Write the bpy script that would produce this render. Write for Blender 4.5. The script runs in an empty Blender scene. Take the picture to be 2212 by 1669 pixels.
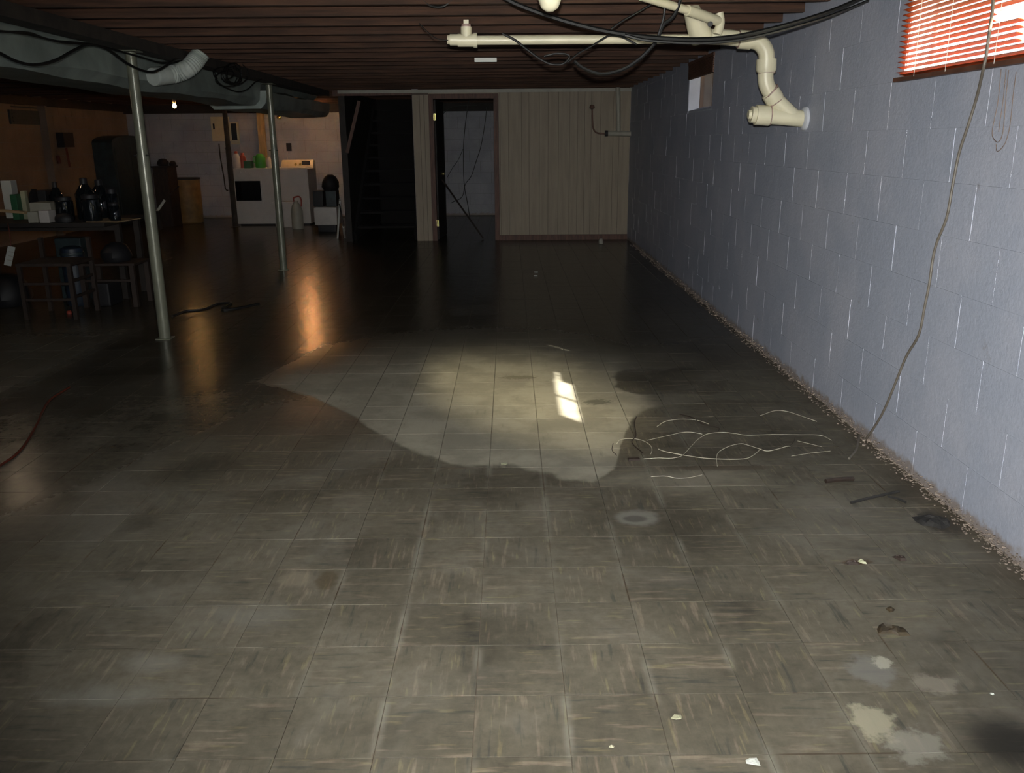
import bpy, bmesh, math, random
from mathutils import Vector, Matrix
random.seed(7)
sc = bpy.context.scene
COL = sc.collection

# ------------------------------------------------------------------ camera
F = 1857.0; W = 2212; H = 1669; HC = 1.367
PITCH = math.atan(530.5 / 1857); YAW = .0013; ROLL = -.0085
RM = Matrix.Rotation(-YAW, 3, 'Z') @ Matrix.Rotation(math.pi/2 - PITCH, 3, 'X') @ Matrix.Rotation(ROLL, 3, 'Z')
cd = bpy.data.cameras.new('camera'); cam = bpy.data.objects.new('camera', cd); COL.objects.link(cam)
cam.matrix_world = Matrix.Translation((0, 0, HC)) @ RM.to_4x4()
cd.sensor_width = 36; cd.lens = 36 * F / W; cd.clip_start = .02
sc.camera = cam
CP = Vector((0, 0, HC))
def ray(x, y): return RM @ Vector(((x - W/2)/F, -(y - H/2)/F, -1))
def fl(x, y, z=0.0): d = ray(x, y); return CP + d*((z - HC)/d.z)      # point on a level plane
def wl(x, y, X=1.68): d = ray(x, y); return CP + d*(X/d.x)            # point on a plane parallel to the right wall
def at(x, y, Y): d = ray(x, y); return CP + d*(Y/d.y)                 # point on a plane across the room

# ------------------------------------------------------------------ world, sun, exposure
sc.view_settings.view_transform = 'Standard'; sc.view_settings.look = 'None'
sc.view_settings.exposure = 0; sc.view_settings.gamma = 1; sc.view_settings.use_curve_mapping = False
wd = bpy.data.worlds.new('sky'); sc.world = wd; wd.use_nodes = True
bg = wd.node_tree.nodes['Background']; bg.inputs[0].default_value = (.88, .93, 1, 1); bg.inputs[1].default_value = 2.2

SUN = Vector((-1.347, 1.88, -1.72)).normalized()
def lamp(name, kind, energy, color, loc=(0,0,0), direction=None, **k):
    l = bpy.data.lights.new(name, kind); l.energy = energy; l.color = color
    for a, b in k.items(): setattr(l, a, b)
    o = bpy.data.objects.new(name, l); COL.objects.link(o); o.location = loc
    if direction is not None: o.rotation_euler = Vector(direction).to_track_quat('-Z', 'Y').to_euler()
    return o
lamp('sun', 'SUN', 36, (1, .95, .82), direction=SUN, angle=.012)
lamp('added_sun_glow', 'SUN', 105, (1, .88, .58), direction=SUN, angle=.36)          # second wide sun, added for the soft glow round the sun patch
FLASH = 820
lamp('camera_flash', 'SPOT', FLASH, (1, .985, .93), loc=(.0, -.02, HC + .07), direction=ray(1240, 800),
     spot_size=math.radians(92), spot_blend=1.0, shadow_soft_size=.015)
# daylight from unseen basement windows behind the camera, then an added fill lamp
lamp('daylight_behind', 'AREA', 16, (.86, .92, 1), loc=(1.55, -1.0, 1.75), direction=(-.75, .55, -.5), shape='RECTANGLE', size=1.3, size_y=.4)

lamp('added_fill', 'AREA', 46, (.84, .91, 1), loc=(-1.2, -3.4, 1.7), direction=(.62, .75, -.28), shape='RECTANGLE', size=1.0, size_y=.8)  # added fill for the near wall and floor, no opening here

# ------------------------------------------------------------------ node helpers
class X:
    nt = None
    def __init__(s, o): s.o = o
    @staticmethod
    def m(op, a, b=None, c=None, clamp=False):
        n = X.nt.nodes.new('ShaderNodeMath'); n.operation = op; n.use_clamp = clamp
        for i, q in enumerate((a, b, c)):
            if q is None: continue
            if isinstance(q, X): X.nt.links.new(q.o, n.inputs[i])
            else: n.inputs[i].default_value = q
        return X(n.outputs[0])
    def __add__(a, b): return X.m('ADD', a, b)
    __radd__ = __add__
    def __sub__(a, b): return X.m('SUBTRACT', a, b)
    def __rsub__(a, b): return X.m('SUBTRACT', b, a)
    def __mul__(a, b): return X.m('MULTIPLY', a, b)
    __rmul__ = __mul__
    def __truediv__(a, b): return X.m('DIVIDE', a, b)
def ss(v, lo, hi):
    n = X.nt.nodes.new('ShaderNodeMapRange'); n.interpolation_type = 'SMOOTHSTEP'
    X.nt.links.new(v.o, n.inputs[0]); n.inputs[1].default_value = lo; n.inputs[2].default_value = hi
    n.inputs[3].default_value = 0; n.inputs[4].default_value = 1
    return X(n.outputs[0])
def comb(x, y, z=0.0):
    n = X.nt.nodes.new('ShaderNodeCombineXYZ')
    for i, q in enumerate((x, y, z)):
        if isinstance(q, X): X.nt.links.new(q.o, n.inputs[i])
        else: n.inputs[i].default_value = q
    return n.outputs[0]
def noise(vec, scale, detail=3, rough=.55, dist=0.0):
    n = X.nt.nodes.new('ShaderNodeTexNoise'); n.inputs['Scale'].default_value = scale
    n.inputs['Detail'].default_value = detail; n.inputs['Roughness'].default_value = rough; n.inputs['Distortion'].default_value = dist
    if vec is not None: X.nt.links.new(vec, n.inputs['Vector'])
    return X(n.outputs[0])
def mixc(f, a, b):
    n = X.nt.nodes.new('ShaderNodeMix'); n.data_type = 'RGBA'
    if isinstance(f, X): X.nt.links.new(f.o, n.inputs[0])
    else: n.inputs[0].default_value = f
    for i, q in ((6, a), (7, b)):
        if isinstance(q, tuple): n.inputs[i].default_value = (*q[:3], 1)
        else: X.nt.links.new(q, n.inputs[i])
    return n.outputs[2]
def mul(c, f):
    n = X.nt.nodes.new('ShaderNodeVectorMath'); n.operation = 'SCALE'
    X.nt.links.new(c, n.inputs[0])
    if isinstance(f, X): X.nt.links.new(f.o, n.inputs[3])
    else: n.inputs[3].default_value = f
    return n.outputs[0]
def newmat(name):
    m = bpy.data.materials.new(name); m.use_nodes = True; X.nt = m.node_tree
    b = X.nt.nodes['Principled BSDF']
    g = X.nt.nodes.new('ShaderNodeNewGeometry')
    s = X.nt.nodes.new('ShaderNodeSeparateXYZ'); X.nt.links.new(g.outputs['Position'], s.inputs[0])
    return m, b, g.outputs['Position'], X(s.outputs[0]), X(s.outputs[1]), X(s.outputs[2])
def setin(b, k, v):
    if isinstance(v, X): X.nt.links.new(v.o, b.inputs[k])
    elif isinstance(v, (int, float)): b.inputs[k].default_value = v
    elif isinstance(v, tuple): b.inputs[k].default_value = (*v[:3], 1)
    else: X.nt.links.new(v, b.inputs[k])
def bump(b, h, strength=.3, dist=.01):
    n = X.nt.nodes.new('ShaderNodeBump'); n.inputs['Strength'].default_value = strength; n.inputs['Distance'].default_value = dist
    X.nt.links.new(h.o, n.inputs['Height']); X.nt.links.new(n.outputs[0], b.inputs['Normal'])
def mat(name, col, rough=.6, metal=0.0, var=.15, scale=8, emit=None, es=0, stretch=None, bmp=0, trans=0, spec=None):
    m, b, pos, x, y, z = newmat(name)
    if var:
        v = pos
        if stretch: v = comb(x*stretch[0], y*stretch[1], z*stretch[2])
        n = noise(v, scale, 4)
        c1 = tuple(q*(1-var) for q in col); c2 = tuple(min(1, q*(1+var)) for q in col)
        setin(b, 'Base Color', mixc(ss(n, .3, .7), c1, c2))
        if bmp: bump(b, n, bmp, .01)
    else: setin(b, 'Base Color', col)
    b.inputs['Roughness'].default_value = rough; b.inputs['Metallic'].default_value = metal
    if trans: b.inputs['Transmission Weight'].default_value = trans
    if spec is not None: b.inputs['Specular IOR Level'].default_value = spec
    if emit: b.inputs['Emission Color'].default_value = (*emit, 1); b.inputs['Emission Strength'].default_value = es
    return m

# ------------------------------------------------------------------ floor tile material
T = .2286; TX0 = -.097; TY0 = .0741
def make_floor_mat():
    m, b, pos, x, y, z = newmat('worn_floor_tile')
    u = (x - TX0)/T; v = (y - TY0)/T
    ix = X.m('FLOOR', u); iy = X.m('FLOOR', v)
    fu = u - ix; fv = v - iy
    par = X.m('MODULO', X.m('ABSOLUTE', ix + iy), 2.0)
    wn = X.nt.nodes.new('ShaderNodeTexWhiteNoise'); wn.noise_dimensions = '2D'; X.nt.links.new(comb(ix, iy), wn.inputs['Vector'])
    rnd = X(wn.outputs['Value'])
    a = par*x + (1-par)*y; c = par*y + (1-par)*x           # across / along the streaks, turned in every other tile
    st = noise(comb(a*46, c*5, rnd*40), 1, 3, .6)
    st2 = noise(comb(a*70, c*8, rnd*40 + 7), 1, 2, .5)
    col = mixc(ss(noise(pos, 1.3, 4), .35, .65), (.074, .066, .050), (.100, .090, .069))
    col = mul(col, rnd*.16 + .92)
    sk = ss(x, -2.3, -.7)*.85 + .15
    col = mixc(ss(st, .56, .70)*.6*sk, col, (.18, .145, .11))
    col = mixc(ss(st2, .61, .72)*.42*sk, col, (.19, .165, .09))
    col = mixc(ss(1-st, .58, .72)*.65*sk, col, (.035, .037, .034))
    grime = noise(pos, 26, 5, .65)
    col = mul(col, grime*1.0 + .5)
    cloud = noise(pos, 2.6, 6, .68, .4)
    col = mixc(ss(cloud, .52, .70)*.5, col, (.155, .140, .115)); col = mul(col, 1 - ss(1-cloud, .52, .68)*.28)
    # dusty haze along the joints, stronger on the long joints
    eu = X.m('MINIMUM', fu, 1-fu); ev = X.m('MINIMUM', fv, 1-fv)
    jn = noise(pos, 4.5, 4)
    hz = (1-ss(eu, .0, .095))*ss(jn, .42, .68)*.6*ss(x, -.9, -.3)*(1-ss(x, .6, 1.1)) + (1-ss(ev, .0, .035))*ss(noise(pos, 3.1, 3), .46, .72)*.22
    col = mixc(hz, col, (.20, .19, .16))
    bj = (1-ss(eu, .0, .025))*ss(noise(pos, 2.3, 3), .55, .62) + (1-ss(ev, .0, .02))*ss(noise(pos, 1.9, 3), .58, .64)
    col = mixc(X.m('MULTIPLY', bj, .7, clamp=True), col, (.05, .028, .014))
    dj = (1-ss(ev, .0045, .009))*ss(noise(pos, 6, 3), .38, .58)
    col = mixc(dj*.75, col, (.035, .028, .020))
    # cloudy dried residue
    cl = ss(noise(pos, 1.1, 5, .7, .6), .50, .72)
    col = mixc(cl*.38, col, (.19, .18, .155))
    # ---- dry area left between the wet parts: boundaries as curves Y(X)
    def curve(pts, x0, x1, y0, y1, src):
        n = X.nt.nodes.new('ShaderNodeFloatCurve'); cm = n.mapping; cu = cm.curves[0]
        pts = sorted(((p.x - x0)/(x1-x0), (p.y - y0)/(y1-y0)) for p in pts)
        pts = [(0, pts[0][1])] + [p for p in pts if 0.001 < p[0] < .999] + [(1, pts[-1][1])]
        cu.points[0].location = pts[0]; cu.points[1].location = pts[-1]
        for p in pts[1:-1]: cu.points.new(*p)
        for p in cu.points: p.handle_type = 'VECTOR'
        cm.update()
        s = (src - x0)/(x1 - x0)
        X.nt.links.new(s.o, n.inputs['Value'])
        return X(n.outputs[0])*(y1-y0) + y0
    LO = [fl(*p) for p in [(300,800),(545,830),(600,838),(650,852),(700,868),(760,900),(815,935),(860,965),(910,985),(960,1000),(1020,1014),(1060,1010),(1110,1006),(1170,1022),(1230,1040),(1290,1046),(1330,1010),(1345,950),(1365,905),(1400,885),(1500,872),(1560,866)]]
    HI = [fl(*p) for p in [(420,835),(520,826),(600,790),(700,745),(850,716),(1000,706),(1180,708),(1290,725),(1400,742),(1500,765),(1560,800)]]
    wob = noise(pos, 5, 5, .6) - .5
    lo = curve(LO, -3.2, 1.7, 3, 9, x); hi = curve(HI, -3.2, 1.7, 3, 9, x)
    d1 = y - lo + wob*.16; d2 = hi - y + wob*.25
    w2 = fl(1445, 822); w3 = fl(1325, 822)
    ex = (x - w2.x)/(w2.x - w3.x); ey = (y - w2.y)/abs(fl(1445, 795).y - w2.y)
    blob = 1 - ss(X.m('POWER', ex*ex*ex*ex + ey*ey*ey*ey, .25) + wob*.55, .93, 1.03)
    soft = ss(d1, -.01, .045)*ss(d2, -.3, 1.5)*(1 - blob)
    far = 1 - ss(x + wob*.3, .62, .84)
    dry = X.m('MULTIPLY', soft, far*.72 + .28, clamp=True)
    # left dry corner and the dusty band in front of the wires
    p1 = fl(0, 912); p2 = fl(95, 860)
    n_ = Vector((-(p2.y-p1.y), p2.x-p1.x)).normalized()
    dl = (x - p1.x)*n_.x + (y - p1.y)*n_.y
    dry2 = ss(dl + wob*.1, 0, .06)*(1-ss(x, -3.0, -2.7))*(1-ss(y, 6, 7.5))*.5
    c3 = fl(1480, 1035)
    ddx = (x - c3.x)/.48; ddy = (y - c3.y)/.16
    r3 = X.m('SQRT', ddx*ddx + ddy*ddy) + wob*1.6
    band = (1-ss(r3, .3, 1.15))*.35
    dryall = X.m('MAXIMUM', X.m('MAXIMUM', dry, dry2), band)
    drycol = mixc(ss(noise(pos, 3, 5, .65), .4, .62), (.21, .195, .155), (.29, .27, .215))
    drycol = mixc(ss(1-st, .60, .74)*.35, drycol, (.12, .115, .09))
    jd = X.m('MAXIMUM', 1-ss(eu, .0, .022), (1-ss(ev, .0, .022))*.7)
    drycol = mixc(jd*.5, drycol, (.10, .088, .068))
    col = mixc(dryall, col, drycol)
    # ---- stains and peeled spots with shapes of their own, and one painted shadow
    def stain_or_shadow(px, py, wpx, hpx, c, s, nz=1.2, nsc=14, e0=.55, e1=1.0):
        nonlocal col
        p = fl(px, py); rx_ = abs(fl(px + wpx/2, py).x - p.x); ry_ = abs(fl(px, py - hpx/2).y - p.y)
        ax = (x - p.x)/rx_; ay = (y - p.y)/ry_
        r = X.m('SQRT', ax*ax + ay*ay) + (noise(pos, nsc, 5, .65) - .5)*nz
        k = (1-ss(r, e0, e1))*s
        col = mixc(k, col, c); return k
    WH = (.30, .29, .24)
    stain_or_shadow(1880, 1445, 130, 76, (.15, .145, .135), .7, 1.5, 16)
    stain_or_shadow(1905, 1430, 50, 30, WH, .8, 2.0, 40)
    stain_or_shadow(2022, 1476, 120, 50, (.19, .17, .14), .7, 1.8, 22)
    stain_or_shadow(1890, 1560, 110, 90, (.29, .27, .20), .75, 2.0, 22)
    stain_or_shadow(1980, 1610, 150, 90, (.21, .20, .17), .7, 1.8, 24)
    stain_or_shadow(2185, 1605, 250, 150, (.014, .013, .012), .85, .25, 5, .25, 1.15)  # soft shadow at bottom right, painted into the tile colour
    stain_or_shadow(640, 1250, 90, 40, (.17, .145, .11), .55, 1.0)
    stain_or_shadow(705, 1252, 60, 45, (.055, .04, .022), .6, 1.4)
    stain_or_shadow(1375, 1118, 120, 40, (.18, .175, .155), .7, .7)
    stain_or_shadow(1372, 1120, 64, 18, (.06, .057, .05), .8, .5)
    stain_or_shadow(1290, 868, 70, 14, (.07, .066, .05), .7, 2.0, 40)
    stain_or_shadow(1120, 815, 90, 9, (.09, .07, .045), .6, 2.0, 40)
    stain_or_shadow(1560, 1010, 260, 14, (.055, .04, .028), .5, 1.6, 20)
    stain_or_shadow(2030, 1128, 110, 60, (.020, .019, .018), .75, 1.4, 20)
    stain_or_shadow(1850, 1214, 80, 14, (.045, .022, .012), .7, 1.6, 30)
    stain_or_shadow(230, 1500, 300, 60, (.17, .165, .145), .6, 1.8, 12, .0, 1.3)
    stain_or_shadow(330, 1430, 160, 50, (.18, .17, .15), .6, 1.8, 12, .0, 1.3)
    stain_or_shadow(540, 1330, 260, 60, (.15, .145, .13), .5, 1.6, 10, .0, 1.3)
    # brown grime next to the right wall
    g = ss(x + wob*.12, 1.50, 1.66)
    col = mixc(g*.35, col, (.075, .055, .035))
    wet = 1 - dryall
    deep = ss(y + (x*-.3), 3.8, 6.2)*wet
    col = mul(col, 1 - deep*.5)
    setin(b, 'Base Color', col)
    # far and left floor is properly wet, the near floor only damp
    pud = ss(noise(pos, .9, 3), .35, .6)
    film = wet*(ss(y + (x*-.55), 3.6, 5.6)*.75 + .1)
    film = film + ss(0-x, 1.3, 2.0)*wet*.55
    film = X.m('MINIMUM', film, .86)
    rough = X.m('SUBTRACT', .62, film*.50, clamp=True)
    setin(b, 'Roughness', rough + grime*.08)
    b.inputs['Specular IOR Level'].default_value = .15
    bump(b, noise(comb(x*9, y*5), 1, 4, .6)*.8 + grime*.2 , .22, .012)
    return m
M = {}
M['tile'] = make_floor_mat()

def make_block_mat(name, c1, c2, dirt):
    m, b, pos, x, y, z = newmat(name)
    col = mixc(ss(noise(pos, 2.2, 5, .6), .35, .65), c1, c2)
    col = mul(col, noise(pos, 60, 3, .6)*.24 + .88)
    col = mixc(ss(noise(pos, 9, 4, .7), .66, .74)*.5, col, dirt)
    low = (1-ss(z + (noise(pos, 16, 4, .7)-.5)*.12, .02, .06))
    col = mixc(low*.8, col, (.24, .19, .15))
    setin(b, 'Base Color', col); b.inputs['Roughness'].default_value = .55
    bump(b, noise(pos, 55, 5, .7) + noise(pos, 9, 2)*.8, .35, .006)
    return m
M['blue_block'] = make_block_mat('blue_painted_block', (.36, .395, .485), (.42, .445, .53), (.24, .23, .25))
M['back_block'] = make_block_mat('grey_painted_block', (.27, .275, .31), (.34, .34, .37), (.18, .16, .16))
M['left_block'] = make_block_mat('tan_painted_block', (.175, .125, .092), (.225, .165, .12), (.2, .13, .1))
M['mortar'] = mat('mortar_light', (.50, .55, .60), .8, var=.1)
M['mortar_dull'] = mat('mortar_dull', (.2, .2, .21), .8, var=.1)
M['slab'] = mat('floor_slab', (.085, .065, .045), .8, var=.4, scale=20)
M['joist'] = mat('brown_joist', (.048, .021, .011), .85, var=.45, scale=5, stretch=(.6, 3, 9), bmp=.3)
M['subfloor'] = mat('subfloor', (.05, .028, .018), .85, var=.3)
M['beam'] = mat('dark_beam', (.022, .017, .013), .8, var=.4, scale=10)
M['panel'] = mat('cream_panel', (.26, .215, .155), .6, var=.10, scale=3, stretch=(6, 1, .6))
M['groove'] = mat('panel_groove', (.10, .075, .055), .8, var=.1)
M['brownwood'] = mat('brown_trim', (.085, .036, .022), .6, var=.3, scale=12, stretch=(4, 4, .5))
M['darkwood'] = mat('dark_wood', (.014, .010, .008), .7, var=.3)
M['shade'] = mat('shadow_wood', (.0045, .0035, .003), .9, var=.2)  # stair wood coloured near black to stand for the stairwell's shade
M['pvc'] = mat('cream_pvc', (.62, .58, .42), .38, var=.06)
M['pvcw'] = mat('white_pvc', (.6, .62, .58), .5, var=.08)
M['pvcgrey'] = mat('dull_pvc', (.30, .29, .24), .5, var=.08)
M['purple'] = mat('purple_primer', (.30, .20, .17), .5, var=.3, scale=40)
M['plaster'] = mat('foam_seal', (.52, .54, .58), .9, var=.1)
M['blackcable'] = mat('black_cable', (.006, .0065, .0065), .42, var=0)
M['greycable'] = mat('grey_cable', (.12, .105, .085), .5, var=.1)
M['whitewire'] = mat('pale_wire', (.33, .31, .24), .5, var=.15)
M['redcord'] = mat('red_cord', (.085, .016, .008), .5, var=.1)
M['duct'] = mat('duct_wrap', (.21, .245, .225), .42, var=.22, scale=3.5, bmp=.5)
M['flex'] = mat('flex_duct', (.42, .46, .43), .5, var=.12)
M['pole'] = mat('painted_steel', (.15, .155, .115), .3, metal=.2, var=.12, scale=14)
M['white'] = mat('white_enamel', (.46, .43, .40), .35, var=.04)
M['console'] = mat('cream_console', (.55, .46, .30), .35, var=.06)
M['whiteplastic'] = mat('white_plastic', (.46, .43, .40), .5, var=.06)
M['blackglass'] = mat('black_glass', (.006, .007, .009), .12, var=0)
M['black'] = mat('black_plastic', (.008, .008, .010), .6, var=0)
M['tan'] = mat('tan_barrel', (.20, .115, .04), .6, var=.2)
M['teal'] = mat('dark_teal_metal', (.018, .030, .034), .5, var=.3)
M['navy'] = mat('navy_cloth', (.010, .018, .032), .5, var=.4, scale=18)
M['green'] = mat('green_plastic', (.03, .22, .03), .4, var=.1)
M['dkgreen'] = mat('dark_green_box', (.02, .09, .04), .5, var=.1)
M['red'] = mat('red_plastic', (.26, .045, .03), .4, var=.1)
M['brass'] = mat('brass', (.85, .72, .28), .25, metal=.9, var=0)
M['copper'] = mat('copper', (.13, .07, .05), .45, metal=.4, var=.2)
M['glassjar'] = mat('jar_glass', (.006, .008, .010), .05, var=0, spec=.8)
M['paper'] = mat('paper', (.42, .44, .41), .7, var=.05)
M['cardboard'] = mat('cardboard', (.34, .24, .13), .8, var=.1)
M['woodpost'] = mat('pale_wood_post', (.42, .27, .12), .7, var=.2, stretch=(4, 4, .6))
M['oak'] = mat('worn_wood', (.022, .013, .009), .7, var=.3, stretch=(3, 3, 1))
M['slat'] = mat('red_brown_slat', (.20, .030, .003), .75, var=.15, spec=.1)
M['railwood'] = mat('blind_rail', (.11, .05, .032), .55, var=.25)
M['steelframe'] = mat('window_frame', (.30, .27, .25), .5, var=.1)
M['brownframe'] = mat('brown_frame', (.16, .10, .07), .5, var=.1)
M['cord'] = mat('white_cord', (.6, .57, .5), .7, var=0)
M['cordbrown'] = mat('brown_cord', (.17, .12, .095), .7, var=0)
M['crud'] = mat('crumbled_plaster', (.22, .18, .15), .9, var=.35, scale=30)
M['leaf'] = mat('dead_leaf', (.030, .020, .008), .7, var=.4, scale=40)
M['rag'] = mat('black_rag', (.016, .015, .014), .8, var=.4, scale=20, bmp=.6)
M['chip'] = mat('paint_chip', (.30, .30, .20), .6, var=.15)
M['well'] = mat('window_well', (.13, .10, .085), .7, var=.2)
M['jamb'] = mat('pale_jamb', (.62, .64, .72), .6, var=.08)
M['soil'] = mat('outdoor_ground', (.2, .2, .12), .9, var=.2)
def bulbmat(n, c, s):
    return mat(n, c, .3, var=0, emit=c, es=s)
M['bulbA'] = bulbmat('lit_bulb_by_beam', (1, .52, .17), 110)
M['bulbB'] = bulbmat('lit_bulb_laundry', (1, .45, .16), 740)
M['bulbC'] = bulbmat('lit_bulb_table', (1, .74, .48), 44)
m = bpy.data.materials.new('window_glass'); m.use_nodes = True; nt = m.node_tree; nt.nodes.clear()
o_ = nt.nodes.new('ShaderNodeOutputMaterial'); mx = nt.nodes.new('ShaderNodeMixShader'); tr = nt.nodes.new('ShaderNodeBsdfTransparent'); gl = nt.nodes.new('ShaderNodeBsdfGlossy'); gl.inputs['Roughness'].default_value = .02
mx.inputs[0].default_value = .06; nt.links.new(tr.outputs[0], mx.inputs[1]); nt.links.new(gl.outputs[0], mx.inputs[2]); nt.links.new(mx.outputs[0], o_.inputs[0])
M['glass'] = m

# ------------------------------------------------------------------ mesh helpers
ORG = {}
def org(o): return ORG.get(o.name, Vector((0,0,0))) if o else Vector((0,0,0))
def link(o, parent=None):
    COL.objects.link(o)
    if parent: o.parent = parent
    ORG[o.name] = org(parent); return o
def catmull(pts, n=6):
    pts = [Vector(p) for p in pts]
    if len(pts) < 3 or n < 2: return pts
    q = [pts[0]*2 - pts[1]] + pts + [pts[-1]*2 - pts[-2]]; r = []
    for i in range(1, len(q)-2):
        a, b, c, d = q[i-1:i+3]
        for k in range(n):
            t = k/n
            r.append(.5*((2*b) + (c-a)*t + (2*a-5*b+4*c-d)*t*t + (3*b-a-3*c+d)*t**3))
    r.append(pts[-1]); return r
class MB:
    def __init__(s): s.v = []; s.f = []
    def box(s, x0, x1, y0, y1, z0, z1, rot=0, piv=None):
        b = len(s.v)
        P = [Vector(p) for p in ((x0,y0,z0),(x1,y0,z0),(x1,y1,z0),(x0,y1,z0),(x0,y0,z1),(x1,y0,z1),(x1,y1,z1),(x0,y1,z1))]
        if rot:
            c = Vector(piv) if piv else Vector(((x0+x1)/2, (y0+y1)/2, 0)); R_ = Matrix.Rotation(rot, 3, 'Z')
            P = [c + R_ @ (p - c) for p in P]
        s.v += P
        s.f += [tuple(b+i for i in q) for q in ((0,3,2,1),(4,5,6,7),(0,1,5,4),(1,2,6,5),(2,3,7,6),(3,0,4,7))]
        return s
    def bar(s, a, b, w, h):
        a = Vector(a); b = Vector(b); d = (b-a).normalized()
        up = Vector((0,0,1)) if abs(d.z) < .95 else Vector((0,1,0))
        u = d.cross(up).normalized()*w/2; v = u.cross(d).normalized()*h/2; k = len(s.v)
        s.v += [a-u-v, a+u-v, a+u+v, a-u+v, b-u-v, b+u-v, b+u+v, b-u+v]
        s.f += [tuple(k+i for i in q) for q in ((0,3,2,1),(4,5,6,7),(0,1,5,4),(1,2,6,5),(2,3,7,6),(3,0,4,7))]
        return s
    def tube(s, pts, r, n=8, smooth=6, cap=True):
        if not isinstance(r, (list, tuple)): pts = catmull(pts, smooth); r = [r]*len(pts)
        else: pts = [Vector(p) for p in pts]
        b = len(s.v); t = (pts[1]-pts[0]).normalized()
        u = t.orthogonal().normalized()
        for i, p in enumerate(pts):
            t2 = (pts[min(i+1, len(pts)-1)] - pts[max(i-1, 0)])
            t2 = t2.normalized() if t2.length > 1e-9 else t
            u = (u - t2*u.dot(t2)).normalized(); w = t2.cross(u)
            for k in range(n):
                a = 2*math.pi*k/n
                s.v.append(p + (u*math.cos(a) + w*math.sin(a))*r[i])
        L = len(pts)
        for i in range(L-1):
            for k in range(n):
                s.f.append((b+i*n+k, b+i*n+(k+1)%n, b+(i+1)*n+(k+1)%n, b+(i+1)*n+k))
        if cap:
            s.f.append(tuple(b+k for k in reversed(range(n)))); s.f.append(tuple(b+(L-1)*n+k for k in range(n)))
        return s
    def lathe(s, c, prof, n=20):           # prof: list of (radius, z)
        return s.tube([Vector((c[0], c[1], c[2]+z)) for _, z in prof], [max(r, .0005) for r, _ in prof], n)
    def quad(s, *p):
        b = len(s.v); s.v += [Vector(q) for q in p]; s.f.append(tuple(range(b, b+len(p)))); return s
    def build(s, name, m, parent=None, bevel=0, smooth=False):
        o0 = org(parent)
        me = bpy.data.meshes.new(name); me.from_pydata([tuple(Vector(p) - o0) for p in s.v], [], s.f)
        if bevel:
            bm = bmesh.new(); bm.from_mesh(me)
            bmesh.ops.bevel(bm, geom=[e for e in bm.edges if e.calc_face_angle(0) > .8], offset=bevel, segments=2, affect='EDGES', profile=.7)
            bm.to_mesh(me); bm.free()
        me.materials.append(M[m] if isinstance(m, str) else m)
        if smooth:
            me.shade_smooth()
            try: me.set_sharp_from_angle(angle=math.radians(40))
            except Exception: pass
        o = bpy.data.objects.new(name, me); return link(o, parent)
def thing(name, loc, label, cat, group=None):
    o = bpy.data.objects.new(name, None); COL.objects.link(o); o.location = loc; ORG[o.name] = Vector(loc)
    o.empty_display_size = .05
    return tag(o, label, cat, group)
def tag(o, label, cat, group=None):
    o['label'] = label; o['category'] = cat
    if group: o['group'] = group
    return o
def struct(o): o['kind'] = 'structure'; return o
def stuff(o): o['kind'] = 'stuff'; return o

XR = 1.68; XL = -7.1; YB = 16.75; YF = -4.0; YP = 12.4; ZC = 2.05; ZT = 2.25

# ------------------------------------------------------------------ floor
floor = struct(MB().box(XL-.2, XR+.2, YF-.2, YB+.2, -.12, -.004).build('floor', 'slab'))
def tile_mesh():
    g = .0008; b = MB(); a0, a1 = g, T-g; c = .0006
    b.v = [Vector(p) for p in ((a0,a0,-.004),(a1,a0,-.004),(a1,a1,-.004),(a0,a1,-.004),
                               (a0,a0,-c),(a1,a0,-c),(a1,a1,-c),(a0,a1,-c),
                               (a0+c,a0+c,0),(a1-c,a0+c,0),(a1-c,a1-c,0),(a0+c,a1-c,0))]
    b.f = [(0,1,5,4),(1,2,6,5),(2,3,7,6),(3,0,4,7),(4,5,9,8),(5,6,10,9),(6,7,11,10),(7,4,8,11),(8,9,10,11)]
    return b
tm = tile_mesh(); me_t = bpy.data.meshes.new('tile'); me_t.from_pydata([tuple(p) for p in tm.v], [], tm.f); me_t.materials.append(M['tile'])
def area_px(x0, y0):
    pp = []
    for dx, dy in ((0,0),(T,0),(T,T),(0,T)):
        v = RM.transposed() @ (Vector((x0+dx, y0+dy, 0)) - CP)
        if v.z > -.1: return 0
        pp.append((W/2 - v.x/v.z*F, H/2 + v.y/v.z*F))
    if all(p[0] < 0 for p in pp) or all(p[0] > W for p in pp) or all(p[1] > H for p in pp): return 0
    return abs(sum(pp[i][0]*pp[(i+1)%4][1] - pp[(i+1)%4][0]*pp[i][1] for i in range(4)))/2
tiles = []
i0 = math.ceil((XL - TX0)/T) - 1; i1 = math.ceil((XR - TX0)/T); j0 = math.ceil((YF - TY0)/T); j1 = math.floor((YB - TY0)/T)
for i in range(i0, i1):
    for j in range(j0, j1): tiles.append((TX0 + i*T, TY0 + j*T))
tiles.sort(key=lambda p: -area_px(*p))
rest = MB()
for k, (x0, y0) in enumerate(tiles):
    wd_ = min(T, XR - x0)
    if k < 296 and wd_ > .99*T:
        o = bpy.data.objects.new('tile', me_t); link(o, floor)
        o.location = (x0, y0, random.uniform(-.0004, .0002))
        o.rotation_euler = (random.uniform(-.0015, .0015), random.uniform(-.0015, .0015), 0)
    else:
        b = len(rest.v); sx = wd_/T; dz = random.uniform(-.0004, .0002)
        xs = max(0, XL - x0)
        rest.v += [Vector((x0 + max(xs, p.x*sx), y0 + p.y, p.z + dz)) for p in tm.v]
        rest.f += [tuple(b+q for q in f) for f in tm.f]
stuff(rest.build('tile', 'tile', floor))

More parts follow.
